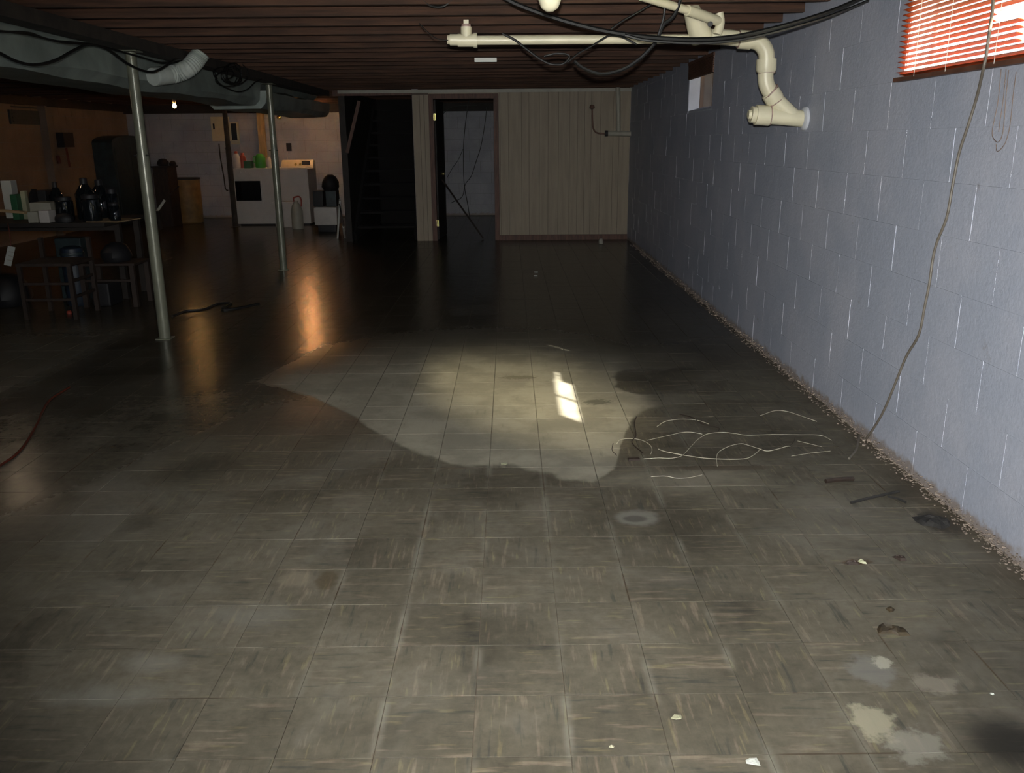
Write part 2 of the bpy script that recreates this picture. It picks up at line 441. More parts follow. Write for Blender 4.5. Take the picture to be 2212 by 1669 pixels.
# ------------------------------------------------------------------ ceiling
ceiling = struct(MB().box(XL-.2, XR+.2, YF-.2, YB+.2, ZT, ZT+.03).build('ceiling', 'subfloor'))
jy = 2.0; JY = []
while jy < YB - .1:
    JY.append(jy); jy += .4064
jm = {}
for k, y in enumerate(JY):
    zz = ZC + random.uniform(-.006, .006)
    MB().box(XL, XR+.1, y, y+.038, zz, ZT).build('joist', 'joist', ceiling)
ext = MB()
for k in range(15): ext.box(XL, XR+.1, 1.6-.4064*k, 1.638-.4064*k, ZC, ZT)
stuff(ext.build('joist', 'joist', ceiling))

# ------------------------------------------------------------------ right wall
W1 = (2.02, 3.86, 1.60, 2.0); W2 = (7.46, 8.44, 1.62, 2.0); W3 = (-2.4, -1.2, 1.60, 2.0)
wr = MB(); xa, xb = XR+.004, XR+.128
ys = [YF]
for w in (W3, W1, W2): wr.box(xa, xb, ys[-1], w[0], 0, ZT); wr.box(xa, xb, w[0], w[1], 0, w[2]); wr.box(xa, xb, w[0], w[1], w[3], ZT); ys.append(w[1])
wr.box(xa, xb, ys[-1], YB+.2, 0, ZT)
wall_right = struct(wr.build('wall_right', 'mortar'))
BL = .41; BH = .2; nblk = 0
def block_box(b, y0, y1, z0, z1, c=.0012):
    x0 = XR; x1 = XR + .005
    k = len(b.v)
    b.v += [Vector(p) for p in ((x1,y0,z0),(x1,y1,z0),(x1,y1,z1),(x1,y0,z1),(x0,y0+c,z0+.0002),(x0,y1-c,z0+.0002),(x0,y1-c,z1-.0002),(x0,y0+c,z1-.0002))]
    b.f += [tuple(k+q for q in f) for f in ((4,5,6,7),(0,1,5,4),(1,2,6,5),(2,3,7,6),(3,0,4,7))]
full = None; allblk = []
for r in range(11):
    z0 = r*BH; z1 = min(z0 + BH, ZT)
    ph = 3.16 + (0 if r % 2 else -.205)
    k0 = math.floor((YF - ph)/BL)
    for k in range(k0, 80):
        y0 = ph + k*BL; y1 = y0 + BL
        y0 = max(y0, YF); y1 = min(y1, YP)
        if y1 - y0 < .02: continue
        iv = [(y0, y1)]
        for w in (W1, W2, W3):
            if z1 > w[2] + .05 and z0 < w[3] - .01:
                nv = []
                for a, b_ in iv:
                    if b_ <= w[0] or a >= w[1]: nv.append((a, b_)); continue
                    if a < w[0]: nv.append((a, w[0]))
                    if b_ > w[1]: nv.append((w[1], b_))
                iv = nv
        for a, b_ in iv:
            if b_ - a > .01: allblk.append((a, b_, z0, z1))
allblk.sort(key=lambda q: (q[0] < 2.4, q[0]))
restb = MB(); shared = {}
for n_, (a, b_, z0, z1) in enumerate(allblk):
    g = .0005 + .0008*random.random()**2
    jt = random.random() < .72
    gp = g if jt else .0005
    if a > 2.4 and n_ < 290:
        key = (round(b_-a, 3), round(z1-z0, 3), jt)
        if key not in shared:
            mb = MB(); block_box(mb, gp, b_-a-gp, 0, z1-z0)
            me = bpy.data.meshes.new('block'); me.from_pydata([tuple(p) for p in mb.v], [], mb.f); me.materials.append(M['blue_block']); shared[key] = me
        o = bpy.data.objects.new('block', shared[key]); link(o, wall_right)
        o.location = (random.uniform(-.0008, .0006), a, z0)
    else: block_box(restb, a+g, b_-g, z0, z1)
stuff(restb.build('block', 'blue_block', wall_right))
stuff(MB().box(XR, XR+.004, YP, YB, 0, ZT).build('lining', 'back_block', wall_right))
# crumbled plaster and dirt along the foot of the wall
cr = MB()
for k in range(3600):
    y = 2.2 + 9.5*random.random()**1.6; s_ = random.uniform(.0010, .0036)*(2 if random.random() < .04 else 1)
    up = random.random() < .55
    if up: x, z = XR - random.uniform(.004, .008), random.random()**2*.035
    else: x, z = XR - .006 - random.random()**2*.05, .0
    a = random.uniform(0, 3)
    cr.box(x-s_, x+s_*.8, y-s_, y+s_*1.4, z, z+s_*.9, rot=a)
o = cr.build('wall_debris', 'crud'); stuff(o); tag(o, 'crumbled tan plaster and dirt along foot of blue wall', 'debris')

# ------------------------------------------------------------------ windows
def window(n, w, frame, mull, well=None):
    y0, y1, z0, z1 = w; xg = XR + .115
    win = struct(MB().box(xg-.012, xg+.02, y0, y0+.022, z0, z1).box(xg-.012, xg+.02, y1-.022, y1, z0, z1)
                 .box(xg-.012, xg+.02, y0, y1, z0, z0+.022).box(xg-.012, xg+.02, y0, y1, z1-.02, z1).build('window_%d' % n, frame))
    for ym in mull: MB().box(xg-.008, xg+.012, ym-.006, ym+.006, z0, z1).build('mullion', frame, win)
    e = [y0] + list(mull) + [y1]
    for a, b_ in zip(e[:-1], e[1:]): MB().box(xg+.003, xg+.006, a+.007, b_-.007, z0+.02, z1-.02).build('pane', 'glass', win)
    # sloping sill and side linings of the recess
    s_ = MB(); s_.v = [Vector(p) for p in ((XR+.003,y0,z0+.001),(XR+.003,y1,z0+.001),(xg,y1,z0+.03),(xg,y0,z0+.03),(XR+.003,y0,z0-.01),(XR+.003,y1,z0-.01),(xg,y1,z0-.01),(xg,y0,z0-.01))]
    s_.f = [(0,1,2,3),(4,7,6,5),(0,4,5,1),(1,5,6,2),(2,6,7,3),(3,7,4,0)]; s_.build('sill', 'blue_block', win)
    MB().box(XR+.004, xg-.012, y1-.004, y1, z0, z1).build('jamb', 'jamb', win)
    MB().box(XR+.004, xg-.012, y0, y0+.004, z0, z1).build('jamb', 'jamb', win)
    return win
window(1, W1, 'steelframe', [2.455])
window(2, W2, 'brownframe', [7.95])
# outside ground and a well raised to block sun at the far window
g_ = MB().box(XR+.135, 9, YF-2, YB+2, 1.2, 1.5).build('ground', 'soil'); struct(g_); g_.name = 'ground'
wm = MB(); pts = [Vector((XR+.135+.40*math.sin(a), 7.95 + .62*math.cos(a), 0)) for a in [math.pi*q/14 for q in range(15)]]
for a, b_ in zip(pts[:-1], pts[1:]):
    wm.quad((a.x,a.y,1.5),(b_.x,b_.y,1.5),(b_.x,b_.y,2.7),(a.x,a.y,2.7))
    wm.quad((a.x*1.003,a.y,1.5),(a.x*1.003,a.y,2.7),(b_.x*1.003,b_.y,2.7),(b_.x*1.003,b_.y,1.5))
tag(wm.build('window_well', 'well'), 'unseen metal window well, raised to block sun, outside small far window', 'window well')

# window 1: blind with many slats, some torn away
SP = .0205; bz0 = 1.628; nsl = 19
bl = thing('window_blind', (XR-.02, 3.0, 1.6), 'red-brown slatted blind with torn slats over bright near window', 'blind')
xs = XR - .018
def slat_strip(y0, y1, z, droop=0.0):
    b = MB(); n = 10; prof = [(-.0122, .0030), (-.004, .0022), (.004, -.0002), (.0122, -.0042)]
    for i in range(n+1):
        t = i/n; y = y0 + (y1-y0)*t; dz = droop*math.sin(math.pi*t)
        for (px, pz) in prof: b.v.append(Vector((xs+px, y, z+pz+dz)))
        for (px, pz) in prof: b.v.append(Vector((xs+px, y, z+pz+dz+.0014)))
    for i in range(n):
        k = i*8
        for q in range(3):
            b.f.append((k+q, k+q+1, k+8+q+1, k+8+q)); b.f.append((k+4+q, k+12+q, k+12+q+1, k+4+q+1))
        b.f.append((k, k+8, k+12, k+4)); b.f.append((k+3, k+7, k+15, k+11))
    b.f += [(0,4,5,1),(1,5,6,2),(2,6,7,3), tuple(n*8+q for q in (0,1,5,4)), tuple(n*8+q for q in (1,2,6,5)), tuple(n*8+q for q in (2,3,7,6))]
    return b
for k in range(nsl):
    z = bz0 + SP*k; yl = 2.05; d_ = random.uniform(-.0022, .0022)
    if 1.655 < z < 1.80:
        slat_strip(2.05, 2.28, z, 0).build('slat', 'slat', bl, smooth=False)
        yl = 2.99
        if 1.738 < z < 1.772: yl = 3.17
    slat_strip(yl, 3.875 - random.uniform(0, .006), z, d_).build('slat', 'slat', bl)
# slats that lie fallen on the bottom rail
slat_strip(2.05, 3.84, bz0-.011, .001).build('slat', 'slat', bl)
MB().box(xs-.013, xs+.0178, 2.04, 3.90, 1.594, 1.612).build('bottom_rail', 'railwood', bl, bevel=.003)
MB().box(xs-.022, xs+.016, 2.04, 3.88, 2.012, 2.046).build('head_rail', 'railwood', bl, bevel=.003)
for yy in (2.3, 2.72, 3.10, 3.44, 3.70):
    for dx in (-.0135, .0135): MB().tube([(xs+dx, yy, 1.605), (xs+dx, yy+.002, 2.02)], .0011, 5, smooth=1).build('ladder_cord', 'cord', bl)
# pull cords hanging in loops below the blind
pc = thing('pull_cord', tuple(wl(2165, 150, XR-.04)), 'thin brown looped pull cords hanging under near blind', 'cord')
def c3(cx, cy): return (1850 + cx/4.635, cy/4.635)
for pts in ([(1450,690),(1420,1000),(1385,1180),(1362,1300),(1365,1370),(1405,1420),(1440,1400),(1465,1330),(1480,1200),(1500,950),(1525,700)],
            [(1500,690),(1470,1000),(1440,1200),(1425,1320)],
            [(1600,720),(1570,950),(1545,1200),(1520,1340),(1480,1450),(1410,1515),(1400,1440)]):
    MB().tube([wl(*c3(*p), X=XR-.012) for p in pts], .0013, 5, 4).build('cord', 'cordbrown', pc)
# window 2: short raised blind
b2 = thing('raised_blind', (XR-.02, 7.95, 1.9), 'dark brown blind pulled halfway up on small far window', 'blind')
MB().box(XR-.012, XR+.012, 7.44, 8.47, 2.02, 2.048).build('head_rail', 'railwood', b2)
for k in range(12): MB().box(XR-.01, XR+.014, 7.45, 8.46, 1.895+.0104*k, 1.9025+.0104*k).build('slat', 'railwood', b2)

# ------------------------------------------------------------------ other walls
def block_wall(name, m, x0, x1, y0, y1, axis, face, openings=(), zt=ZT):
    w = struct(MB().box(x0, x1, y0, y1, 0, zt).build(name, 'mortar_dull'))
    b = MB(); lo, hi = (x0, x1) if axis == 'x' else (y0, y1)
    for r in range(12):
        z0 = r*BH; z1 = min(z0+BH, zt)
        if z0 >= zt: break
        k = lo - (BL/2 if r % 2 else 0)
        while k < hi:
            a, c = max(k, lo)+.003, min(k+BL, hi)-.003
            if c - a > .02:
                if axis == 'x': b.box(a, c, min(face, face-.004), max(face, face-.004), z0+.002, z1-.002)
                else: b.box(min(face, face+.004), max(face, face+.004), a, c, z0+.002, z1-.002)
            k += BL
    stuff(b.build('block', m, w)); return w
block_wall('wall_back', 'back_block', XL, XR+.2, YB, YB+.2, 'x', YB)
block_wall('wall_left', 'left_block', XL-.2, XL, YF, YB, 'y', XL)
struct(MB().box(XL-.2, XR+.2, YF-.2, YF, 0, ZT).build('wall_front', 'back_block'))
# dark rim timber on top of the left and back walls
rim = struct(MB().box(XL+.006, XL+.10, YF, YB, 1.93, ZC).build('trim_1', 'darkwood'))
rim2 = struct(MB().box(XL, XR-.01, YB-.11, YB-.006, 1.90, ZC).build('trim_2', 'darkwood'))

# partition with cream boards, doorway and stair opening
DX0, DX1, DZ = -1.03, -.205, 1.93
pw = struct(MB().box(-1.32, DX0-.07, YP+.012, YP+.09, 0, ZC).box(DX1+.07, XR, YP+.012, YP+.09, 0, ZC).box(DX0-.07, DX1+.07, YP+.012, YP+.09, DZ+.05, ZC).build('wall_partition', 'groove'))
edges = [at(q, 350, YP).x for q in (1071,1081,1099,1127,1143,1165,1184,1206,1230,1247,1262,1276,1296,1323,1336)] + [XR]
edges[0] = DX1+.065
for a, b_ in zip(edges[:-1], edges[1:]): MB().box(a+.0022, b_-.0022, YP, YP+.014, .075, ZC-.004).build('panel_board', 'panel', pw, bevel=.002)
el = [-1.32, -1.22, -1.16, DX0-.065]
for a, b_ in zip(el[:-1], el[1:]): MB().box(a+.003, b_-.003, YP, YP+.014, .0, ZC-.07).build('panel_board', 'panel', pw, bevel=.002)
MB().box(DX0-.07, DX1+.07, YP, YP+.014, DZ+.052, ZC-.004).build('panel_board', 'panel', pw, bevel=.002)
MB().box(-2.33, XR, YP-.012, YP+.012, ZC-.045, ZC-.002).build('top_rail', 'pvcgrey', pw)
struct(MB().box(DX1+.07, XR-.001, YP-.014, YP, 0, .072).build('baseboard_back', 'brownwood'))
# door frame and leaf
d1 = struct(MB().box(DX0-.065, DX0, YP-.02, YP+.10, 0, DZ+.06).box(DX1, DX1+.065, YP-.02, YP+.10, 0, DZ+.06).box(DX0, DX1, YP-.02, YP+.10, DZ-.005, DZ+.06).build('door_1', 'brownwood', bevel=.004))
leaf = MB().box(DX0+.004, DX0+.78, YP+.095, YP+.13, .01, DZ-.012, rot=math.radians(86), piv=(DX0+.004, YP+.11, 0)).build('door_leaf', 'darkwood', d1)
for zz in (1.69, .25):
    MB().box(DX0-.002, DX0+.028, YP-.024, YP-.018, zz-.045, zz+.045).tube([(DX0+.012, YP-.028, zz-.05), (DX0+.012, YP-.028, zz+.05)], .007, 8, 1).build('hinge', 'brass', d1)
kp = at(953, 375, YP+.5); MB().lathe((kp.x+.03, kp.y, kp.z), [(.0,-.025),(.02,-.015),(.025,0),(.02,.015),(0,.025)], 12).build('door_knob', 'brass', leaf, smooth=True)
# room behind the doorway and stair enclosure
struct(MB().box(-1.33, -1.25, YP+.09, YB, 0, ZT).build('wall_stair_right', 'back_block'))
struct(MB().box(-2.33, -2.245, YP, YB, 0, ZC).build('wall_stair_left', 'darkwood'))
struct(MB().box(-2.40, -1.32, YP-.01, YP+.03, 1.975, ZC-.002).build('trim_3', 'brownwood'))
st = thing('staircase', (-1.78, YP+.2, 0), 'dark wooden stair flight inside the black stair opening', 'staircase')
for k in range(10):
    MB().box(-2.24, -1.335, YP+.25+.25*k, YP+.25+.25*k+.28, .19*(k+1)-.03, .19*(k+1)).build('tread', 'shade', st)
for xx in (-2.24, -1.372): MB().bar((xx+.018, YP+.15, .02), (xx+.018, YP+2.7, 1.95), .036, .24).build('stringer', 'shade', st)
MB().box(-2.23, -1.34, YP+2.8, YP+2.84, 0, ZC).build('shade_back_panel', 'shade', st)
a = at(776, 218, YP-.02); b_ = at(750, 330, YP-.02)
o = MB().bar(a, b_, .045, .03).build('leaning_plank', 'brownwood'); tag(o, 'narrow reddish-brown board slanting across top left of stair opening', 'board')

# leaning stick and hanging wires inside the doorway
a = at(955, 388, YP+.42); b_ = fl(1044, 517)
b_.z = .012
tag(MB().tube([b_, a], .012, 8, 1).build('leaning_stick', 'oak'), 'thin brown wooden stick leaning across the doorway', 'stick')
def hang(name, pts, Y, r, label, m='blackcable', cat='wire', X0=None, group=None):
    return tag(MB().tube([(wl(*p, X=X0) if X0 is not None else at(*p, Y)) for p in pts], r, 6, 6).build(name, m, smooth=True), label, cat, group)
hang('hanging_wire', [(1016,190),(1010,232),(1003,290),(1001,340),(1003,400),(1010,440),(1015,472)], YP+.6, .006, 'black wire hanging down centre of the doorway')
hang('hanging_wire', [(1052,228),(1047,270),(1039,315),(1028,350),(1018,380),(1005,398),(998,425),(975,438)], YP+.75, .005, 'black wire curving down right side of the doorway')
hang('hanging_wire', [(1000,322),(990,345),(978,362),(966,383)], YP+.7, .004, 'short thin wire slanting left in middle of the doorway')
hang('hanging_wire', [(950,258),(958,245),(972,234),(990,229),(1030,228)], YP+.68, .005, 'thin wire arching across top left of the doorway')
# pipes at the partition's right end
wp = thing('vent_pipe', tuple(at(1335, 290, YP-.06)), 'pale vertical drain pipe on cream panel wall by blue wall', 'pipe')
YQ = YP-.065
MB().tube([at(1335,186,YQ), at(1336,284,YQ)], .031, 14, 1).build('pipe', 'pvcgrey', wp, smooth=True)
MB().tube([at(1312,288,YQ), at(1366,289,YQ)], .035, 14, 1).build('cross_pipe', 'pvcgrey', wp, smooth=True)
MB().tube([at(1307,288,YQ), at(1313,288,YQ)], .040, 14, 1).build('cap', 'black', wp, smooth=True)
cp = thing('copper_pipe', tuple(at(1290, 288, YP-.04)), 'thin dull copper pipe with elbow left of the pale drain pipe', 'pipe')
MB().tube([at(1279,236,YP-.03), at(1280,262,YP-.03), at(1282,278,YP-.04), at(1290,287,YP-.05), at(1307,289,YP-.06)], .011, 10, 5).build('tube', 'copper', cp, smooth=True)
q = at(1279,231,YP-.02); MB().lathe((q.x,q.y,q.z-.03), [(.012,0),(.035,.01),(.038,.03),(.03,.05),(.01,.06)], 12).build('valve', 'copper', cp, smooth=True)
q = fl(1298, 527); tag(MB().lathe((q.x,q.y,0), [(.02,0),(.03,.006),(.03,.05),(.022,.07),(.01,.075)], 14).build('plastic_cup', 'pvcgrey', smooth=True), 'small pale cup on floor before the panel wall', 'cup')
for px, py in ((1158,588),(1157,596)):
    q = fl(px, py); tag(MB().box(q.x-.02,q.x+.02,q.y-.012,q.y+.012,.001,.008).build('shiny_scrap', 'paper', bevel=.002), 'tiny pale scrap on dark floor, %s of a pair' % ('farther' if py == 588 else 'nearer'), 'scrap')

# ------------------------------------------------------------------ steel posts, beam, duct
tag(MB().box(-2.57, -2.44, 1.0, YP-.02, 1.968, ZC-.008).build('support_beam', 'beam'), 'long dark wooden beam carried by the steel posts', 'beam')
def post(px, py, r, label, mm='pole'):
    q = fl(px, py); p = thing('steel_post', (q.x, q.y, 0), label, 'post', 'steel posts under the beam')
    MB().tube([(q.x, q.y, .008), (q.x, q.y, 1.30), (q.x, q.y, 1.30), (q.x, q.y, 1.955)], [r, r, r*.88, r*.88], 20).build('tube', mm, p, smooth=True)
    MB().box(q.x-.06, q.x+.06, q.y-.06, q.y+.06, 1.958, 1.966).build('top_plate', mm, p)
    MB().box(q.x-r*1.3, q.x+r*1.3, q.y-r*1.3, q.y+r*1.3, .0, .008).build('base_plate', mm, p)
    MB().tube([(q.x-.05, q.y-r*.6, 1.29), (q.x+.05, q.y-r*.6, 1.29)], .005, 8, 1).build('pin', 'black', p)
    return q
post(357, 731, .040, 'nearer steel post, grey-green, with bright vertical glint')
post(613, 583, .038, 'farther steel post standing before the washing machine')
post(509, 490, .045, 'dark slim post beside left side of the front-loading machine', 'beam')

du = thing('air_duct', (-2.95, 7.5, 1.75), 'large silver wrapped air duct hanging along the beam', 'duct')
def ductmesh(x0, x1, z0, z1, y0, y1, n=44):
    b = MB(); prof = [(x1,z0+.05),(x1-.05,z0),(x0+.05,z0),(x0,z0+.05),(x0,z1),(x1,z1),(x1,(z0+z1)/2+.04)]
    cx = (x0+x1)/2; cz = (z0+z1)/2; m_ = len(prof); rs = random.Random(3)
    ph = [rs.random()*6 for _ in prof]
    for i in range(n+1):
        y = y0 + (y1-y0)*i/n
        for k, (px, pz) in enumerate(prof):
            w = .012*math.sin(y*2.1+ph[k]) + .007*math.sin(y*5.3+ph[k]*2)
            b.v.append(Vector((px + (w if px > cx else -w), y, min(pz + w*.8, z1+.004))))
    for i in range(n):
        for k in range(m_): b.f.append((i*m_+k, i*m_+(k+1)%m_, (i+1)*m_+(k+1)%m_, (i+1)*m_+k))
    b.f.append(tuple(range(m_))); b.f.append(tuple(n*m_+k for k in reversed(range(m_))))
    return b
ductmesh(-3.18, -2.66, 1.757, 2.035, 3.2, 9.7).build('trunk', 'duct', du, smooth=True)
ductmesh(-3.22, -2.60, 1.725, 1.90, 9.7, 13.1, 18).build('lower_trunk', 'duct', du, smooth=True)
ductmesh(-3.15, -2.66, 1.925, 2.03, 9.72, 12.6, 14).build('upper_trunk', 'duct', du, smooth=True)
fd = [wl(330,166,-2.60), wl(375,160,-2.52), wl(405,148,-2.42), wl(425,128,-2.36), wl(436,112,-2.32)]
fdt = MB(); pp = catmull(fd, 12); fdt.tube(pp, [.062 + (.006 if i % 2 else 0) for i in range(len(pp))], 16)
tag(fdt.build('flexible_duct', 'flex', smooth=True), 'short whitish flexible duct bending from silver duct into ceiling', 'duct')
hang('sagging_cable', [(-60,60),(0,67),(60,74),(120,88),(195,95),(235,104),(300,122),(350,135),(388,128)], 0, .006, 'upper black cable running along the silver duct', X0=-2.41, cat='cable')
hang('sagging_cable', [(-40,95),(0,115),(35,132),(75,140),(120,130),(165,106),(195,96),(235,108),(280,140),(320,155),(345,150),(375,131),(390,127)], 0, .008, 'lower black cable drooping in two swags before silver duct', X0=-2.375, cat='cable')
hang('sagging_cable', [(0,68),(60,70),(90,80),(130,91),(190,96)], 0, .005, 'thin third cable at left end of silver duct', X0=-2.39, cat='cable')
tg = thing('wire_tangle', tuple(wl(495,160,-2.42)), 'tangle of black wire loops before silver duct near far post', 'wire')
for k in range(7):
    cx, cy = 495+random.uniform(-14,14), 165+random.uniform(-10,8); rx_, ry_ = random.uniform(12,34), random.uniform(10,24); ph = random.random()*6
    MB().tube([wl(cx+rx_*math.cos(ph+a*.7), cy+ry_*math.sin(ph+a*.7), -2.42+.01*k) for a in range(9)], .0045, 5, 4).build('wire_loop', 'blackcable', tg)
MB().tube([wl(*p, X=-2.42) for p in ((462,150),(470,175),(490,190),(515,198),(535,192),(550,178),(565,171))], .005, 5, 5).build('wire_loop', 'blackcable', tg)

# ------------------------------------------------------------------ drain pipes at the right
def dirp(a, b_, t): return Vector(a).lerp(Vector(b_), t)
YM = 5.08
dp = thing('drain_pipe', tuple(at(1500, 87, YM)), 'cream plastic drain pipe crossing under ceiling and bending down into blue wall', 'pipe')
PL = at(1029, 87, YM); PR = at(1500, 84, YM)
MB().tube([PL, PR], .0245, 18, 1).build('pipe', 'pvc', dp, smooth=True)
te = dp
MB().tube([at(989,87,YM), at(1029,87,YM)], .034, 18, 1).build('tee_body', 'pvc', te, smooth=True)
MB().tube([at(1023,87,YM), at(1031,87,YM)], .039, 18, 1).build('collar', 'pvc', te, smooth=True)
MB().tube([at(966,86,YM), at(972,86,YM), at(972,86,YM), at(990,86,YM)], [.022,.026,.030,.030], 18).build('end_cap', 'pvc', te, smooth=True)
MB().tube([at(1007,87,YM), at(1007,58,YM)], .030, 18, 1).build('branch', 'pvc', te, smooth=True)
MB().tube([at(1007,58,YM), at(1007,52,YM)], .026, 18, 1).build('primer_band', 'purple', te, smooth=True)
MB().box(*(lambda q: (q.x-.014, q.x+.014, q.y-.014, q.y+.014, q.z-.012, q.z+.012))(at(1007,48,YM))).build('plug', 'pvc', te)
# big part: straight, elbow, couplings, wye
c0 = at(1530, 80, YM); c1 = at(1600, 87, YM); 
R3 = .044
MB().tube([at(1492,78,YM), at(1560,80,YM), at(1600,84,YM)], R3*.93, 20, 4).build('pipe', 'pvc', dp, smooth=True)
MB().tube([at(1596,85,YM), at(1622,87,YM)], R3*1.12, 20, 1).build('coupling', 'pvc', dp, smooth=True)
el_ = [at(1620,87,YM), at(1636,90,YM), at(1648,100,YM), at(1655,114,YM), at(1656,130,YM)]
MB().tube(el_, R3*1.0, 20, 6).build('elbow', 'pvc', dp, smooth=True)
MB().tube([at(1656,128,YM), at(1655,150,YM), at(1654,157,YM)], [R3*1.26, R3*1.26, R3*1.12], 20).build('coupling', 'pvc', dp, smooth=True)
YW = YM
MB().tube([at(1654,152,YM), at(1654,172,YM), at(1658,188,YM), at(1667,203,YM)], R3*.98, 20, 6).build('bend', 'pvc', dp, smooth=True)
MB().tube([at(1664,199,YM), at(1673,214,YM), at(1676,220,YM)], [R3*1.2, R3*1.2, R3*1.08], 20).build('coupling', 'pvc', dp, smooth=True)
wallp = Vector((XR-.02, YM, at(1725,256,YM).z))
MB().tube([at(1673,214,YM), at(1700,240,YM), at(1716,253,YM)], [R3*1.04, R3*1.0, R3*.95], 20).build('wye_branch', 'pvc', dp, smooth=True)
MB().tube([at(1655,249,YM), at(1690,252,YM), wallp], [R3*1.05, R3*1.05, R3*1.05], 20).build('wye_body', 'pvc', dp, smooth=True)
MB().tube([at(1632,248,YM), at(1662,250,YM)], R3*1.25, 22, 1).build('cleanout_hub', 'pvc', dp, smooth=True)
MB().tube([at(1616,247,YM), at(1622,247,YM), at(1622,247,YM), at(1633,248,YM)], [R3*.55, R3*.6, R3*1.02, R3*1.02], 22).build('cleanout_cap', 'pvc', dp, smooth=True)
for a_, b2_, rr in (((1661,249),(1663,249),1.28), ((1663,198),(1665,200),1.22), ((1676,220),(1677,221.5),1.1), ((1656,157),(1656,158),1.15), ((1594,85),(1596,85),1.05)):
    MB().tube([at(*a_,YM), at(*b2_,YM)], R3*rr, 20, 1).build('primer_band', 'purple', dp, smooth=True)
MB().tube([wallp + Vector((-.004,0,0)), wallp + Vector((.006,0,0)), wallp + Vector((.022,0,0))], [R3*1.15, R3*1.45, R3*1.5], 24).build('wall_seal', 'plaster', dp, smooth=True)
# short riser and diagonal feeder
rp = dp
A_ = at(1385, -8, 4.60); B_ = at(1497, 26, 4.85); C_ = at(1553, 46, 5.0)
MB().tube([A_, B_], .021, 16, 1).build('pipe', 'pvc', rp, smooth=True)
MB().tube([dirp(A_, B_, .88), B_, C_], [.027, .027, .026], 16).build('hub', 'pvc', rp, smooth=True)
MB().tube([at(1553,28,5.0), at(1556,50,5.0), at(1549,74,5.0)], .024, 16, 3).build('tee_leg', 'pvc', rp, smooth=True)
MB().tube([at(1494,22,5.0), at(1504,50,5.04), at(1516,82,YM)], [.045, .056, .066], 20).build('reducer', 'pvc', rp, smooth=True)
MB().tube([at(1534,52,4.935), at(1534.5,52,4.92)], .014, 12, 1).build('hole_disc', 'black', rp)  # black disc standing in for the darkness of an open hole
# hanging trap bend at the top of the frame
q = at(1187, -8, 3.30)
tb = thing('pipe_bend', tuple(q), 'cream rounded pipe bend hanging from ceiling at top centre', 'pipe fitting')
tz = at(1187, 27, 3.30).z
MB().tube([(q.x, q.y+.02, 2.1), (q.x, q.y+.02, tz+.13), (q.x, q.y-.01, tz+.08), (q.x, q.y-.02, tz+.045), (q.x, q.y-.02, tz+.012), (q.x, q.y-.02, tz)], [.044, .045, .045, .043, .030, .012], 22).build('bend', 'pvc', tb, smooth=True)
MB().tube([(q.x, q.y+.02, tz+.15), (q.x, q.y+.02, tz+.20)], .052, 22, 1).build('hub', 'pvc', tb, smooth=True)

hang('thick_cable', [(1040,-40),(1095,-2),(1150,22),(1230,48),(1310,67),(1400,80),(1500,85),(1580,80),(1650,66),(1720,48),(1800,22),(1880,-12)], 4.35, .0105, 'thick black cable sagging across under the ceiling pipes', cat='cable')
hang('twin_cable', [(1350,76),(1400,87),(1500,93),(1580,88),(1650,75),(1720,57),(1800,32),(1900,-8)], 4.33, .007, 'second black cable just below thick one near blue wall', cat='cable')
hang('drooping_wire', [(1085,72),(1112,86),(1135,104),(1165,126),(1190,138),(1215,138),(1228,126),(1226,118),(1200,116),(1175,122)], 4.9, .006, 'black wire looping below left part of long ceiling pipe')
hang('drooping_wire', [(1226,134),(1250,115),(1280,98),(1305,82),(1320,76),(1345,80),(1375,96)], 4.85, .005, 'black wire rising over middle of long ceiling pipe')
hang('drooping_wire', [(1320,62),(1345,45),(1380,25),(1412,6),(1440,-10)], 4.8, .005, 'thin wire slanting up right above long ceiling pipe')
hang('drooping_wire', [(1472,-8),(1462,22),(1450,40),(1432,55),(1420,85),(1405,104),(1380,128),(1345,150),(1300,160),(1262,148),(1240,132)], 4.75, .009, 'thick dark wire crossing the pipe and curving down left')
hang('drooping_wire', [(1436,18),(1433,40),(1424,70),(1418,90)], 4.7, .006, 'short dark wire beside the thick crossing wire')
hang('thin_wire', [(905,50),(925,70),(945,84),(968,87)], 5.0, .003, 'fine wire reaching left end of long ceiling pipe')
hang('thin_wire', [(908,-5),(930,12),(955,14),(972,4),(985,-8)], 4.85, .006, 'short black wire loop high left of the pipe tee')
jl = min(JY, key=lambda v: abs(v-8.2)); q0 = at(1025, 134, jl-.004); q1 = at(1073, 124, jl-.004)
tag(MB().box(q0.x, q1.x, jl-.004, jl-.001, q0.z, q1.z).build('white_label', mat('white_label', (.95,.97,.9), .5, var=0)), 'small blank white label stuck on a ceiling joist', 'label')

# ------------------------------------------------------------------ grey cable down the blue wall
gp = [(2146,-10),(2143,30),(2133,100),(2130,122),(2124,150),(2110,210),(2090,275),(2072,330),(2058,400),(2045,470),(2025,520),(2015,560),(2008,610),(1998,660),(1985,722),(1960,765),(1945,800),(1925,850),(1905,895),(1880,935),(1865,952)]
pts = [wl(*p, X=XR-.008) for p in gp]; pts += [Vector((XR-.02, wl(1865,952).y, .006)), fl(1850, 970, .005), fl(1834, 990, .005)]
for k, (px, py) in enumerate(gp):
    if py < 175: pts[k] = wl(px, py, X=XR-.045)
tag(MB().tube(pts, .0055, 8, 4).build('wall_cable', 'greycable', smooth=True), 'long grey-brown cable hanging down blue wall onto the floor', 'cable')

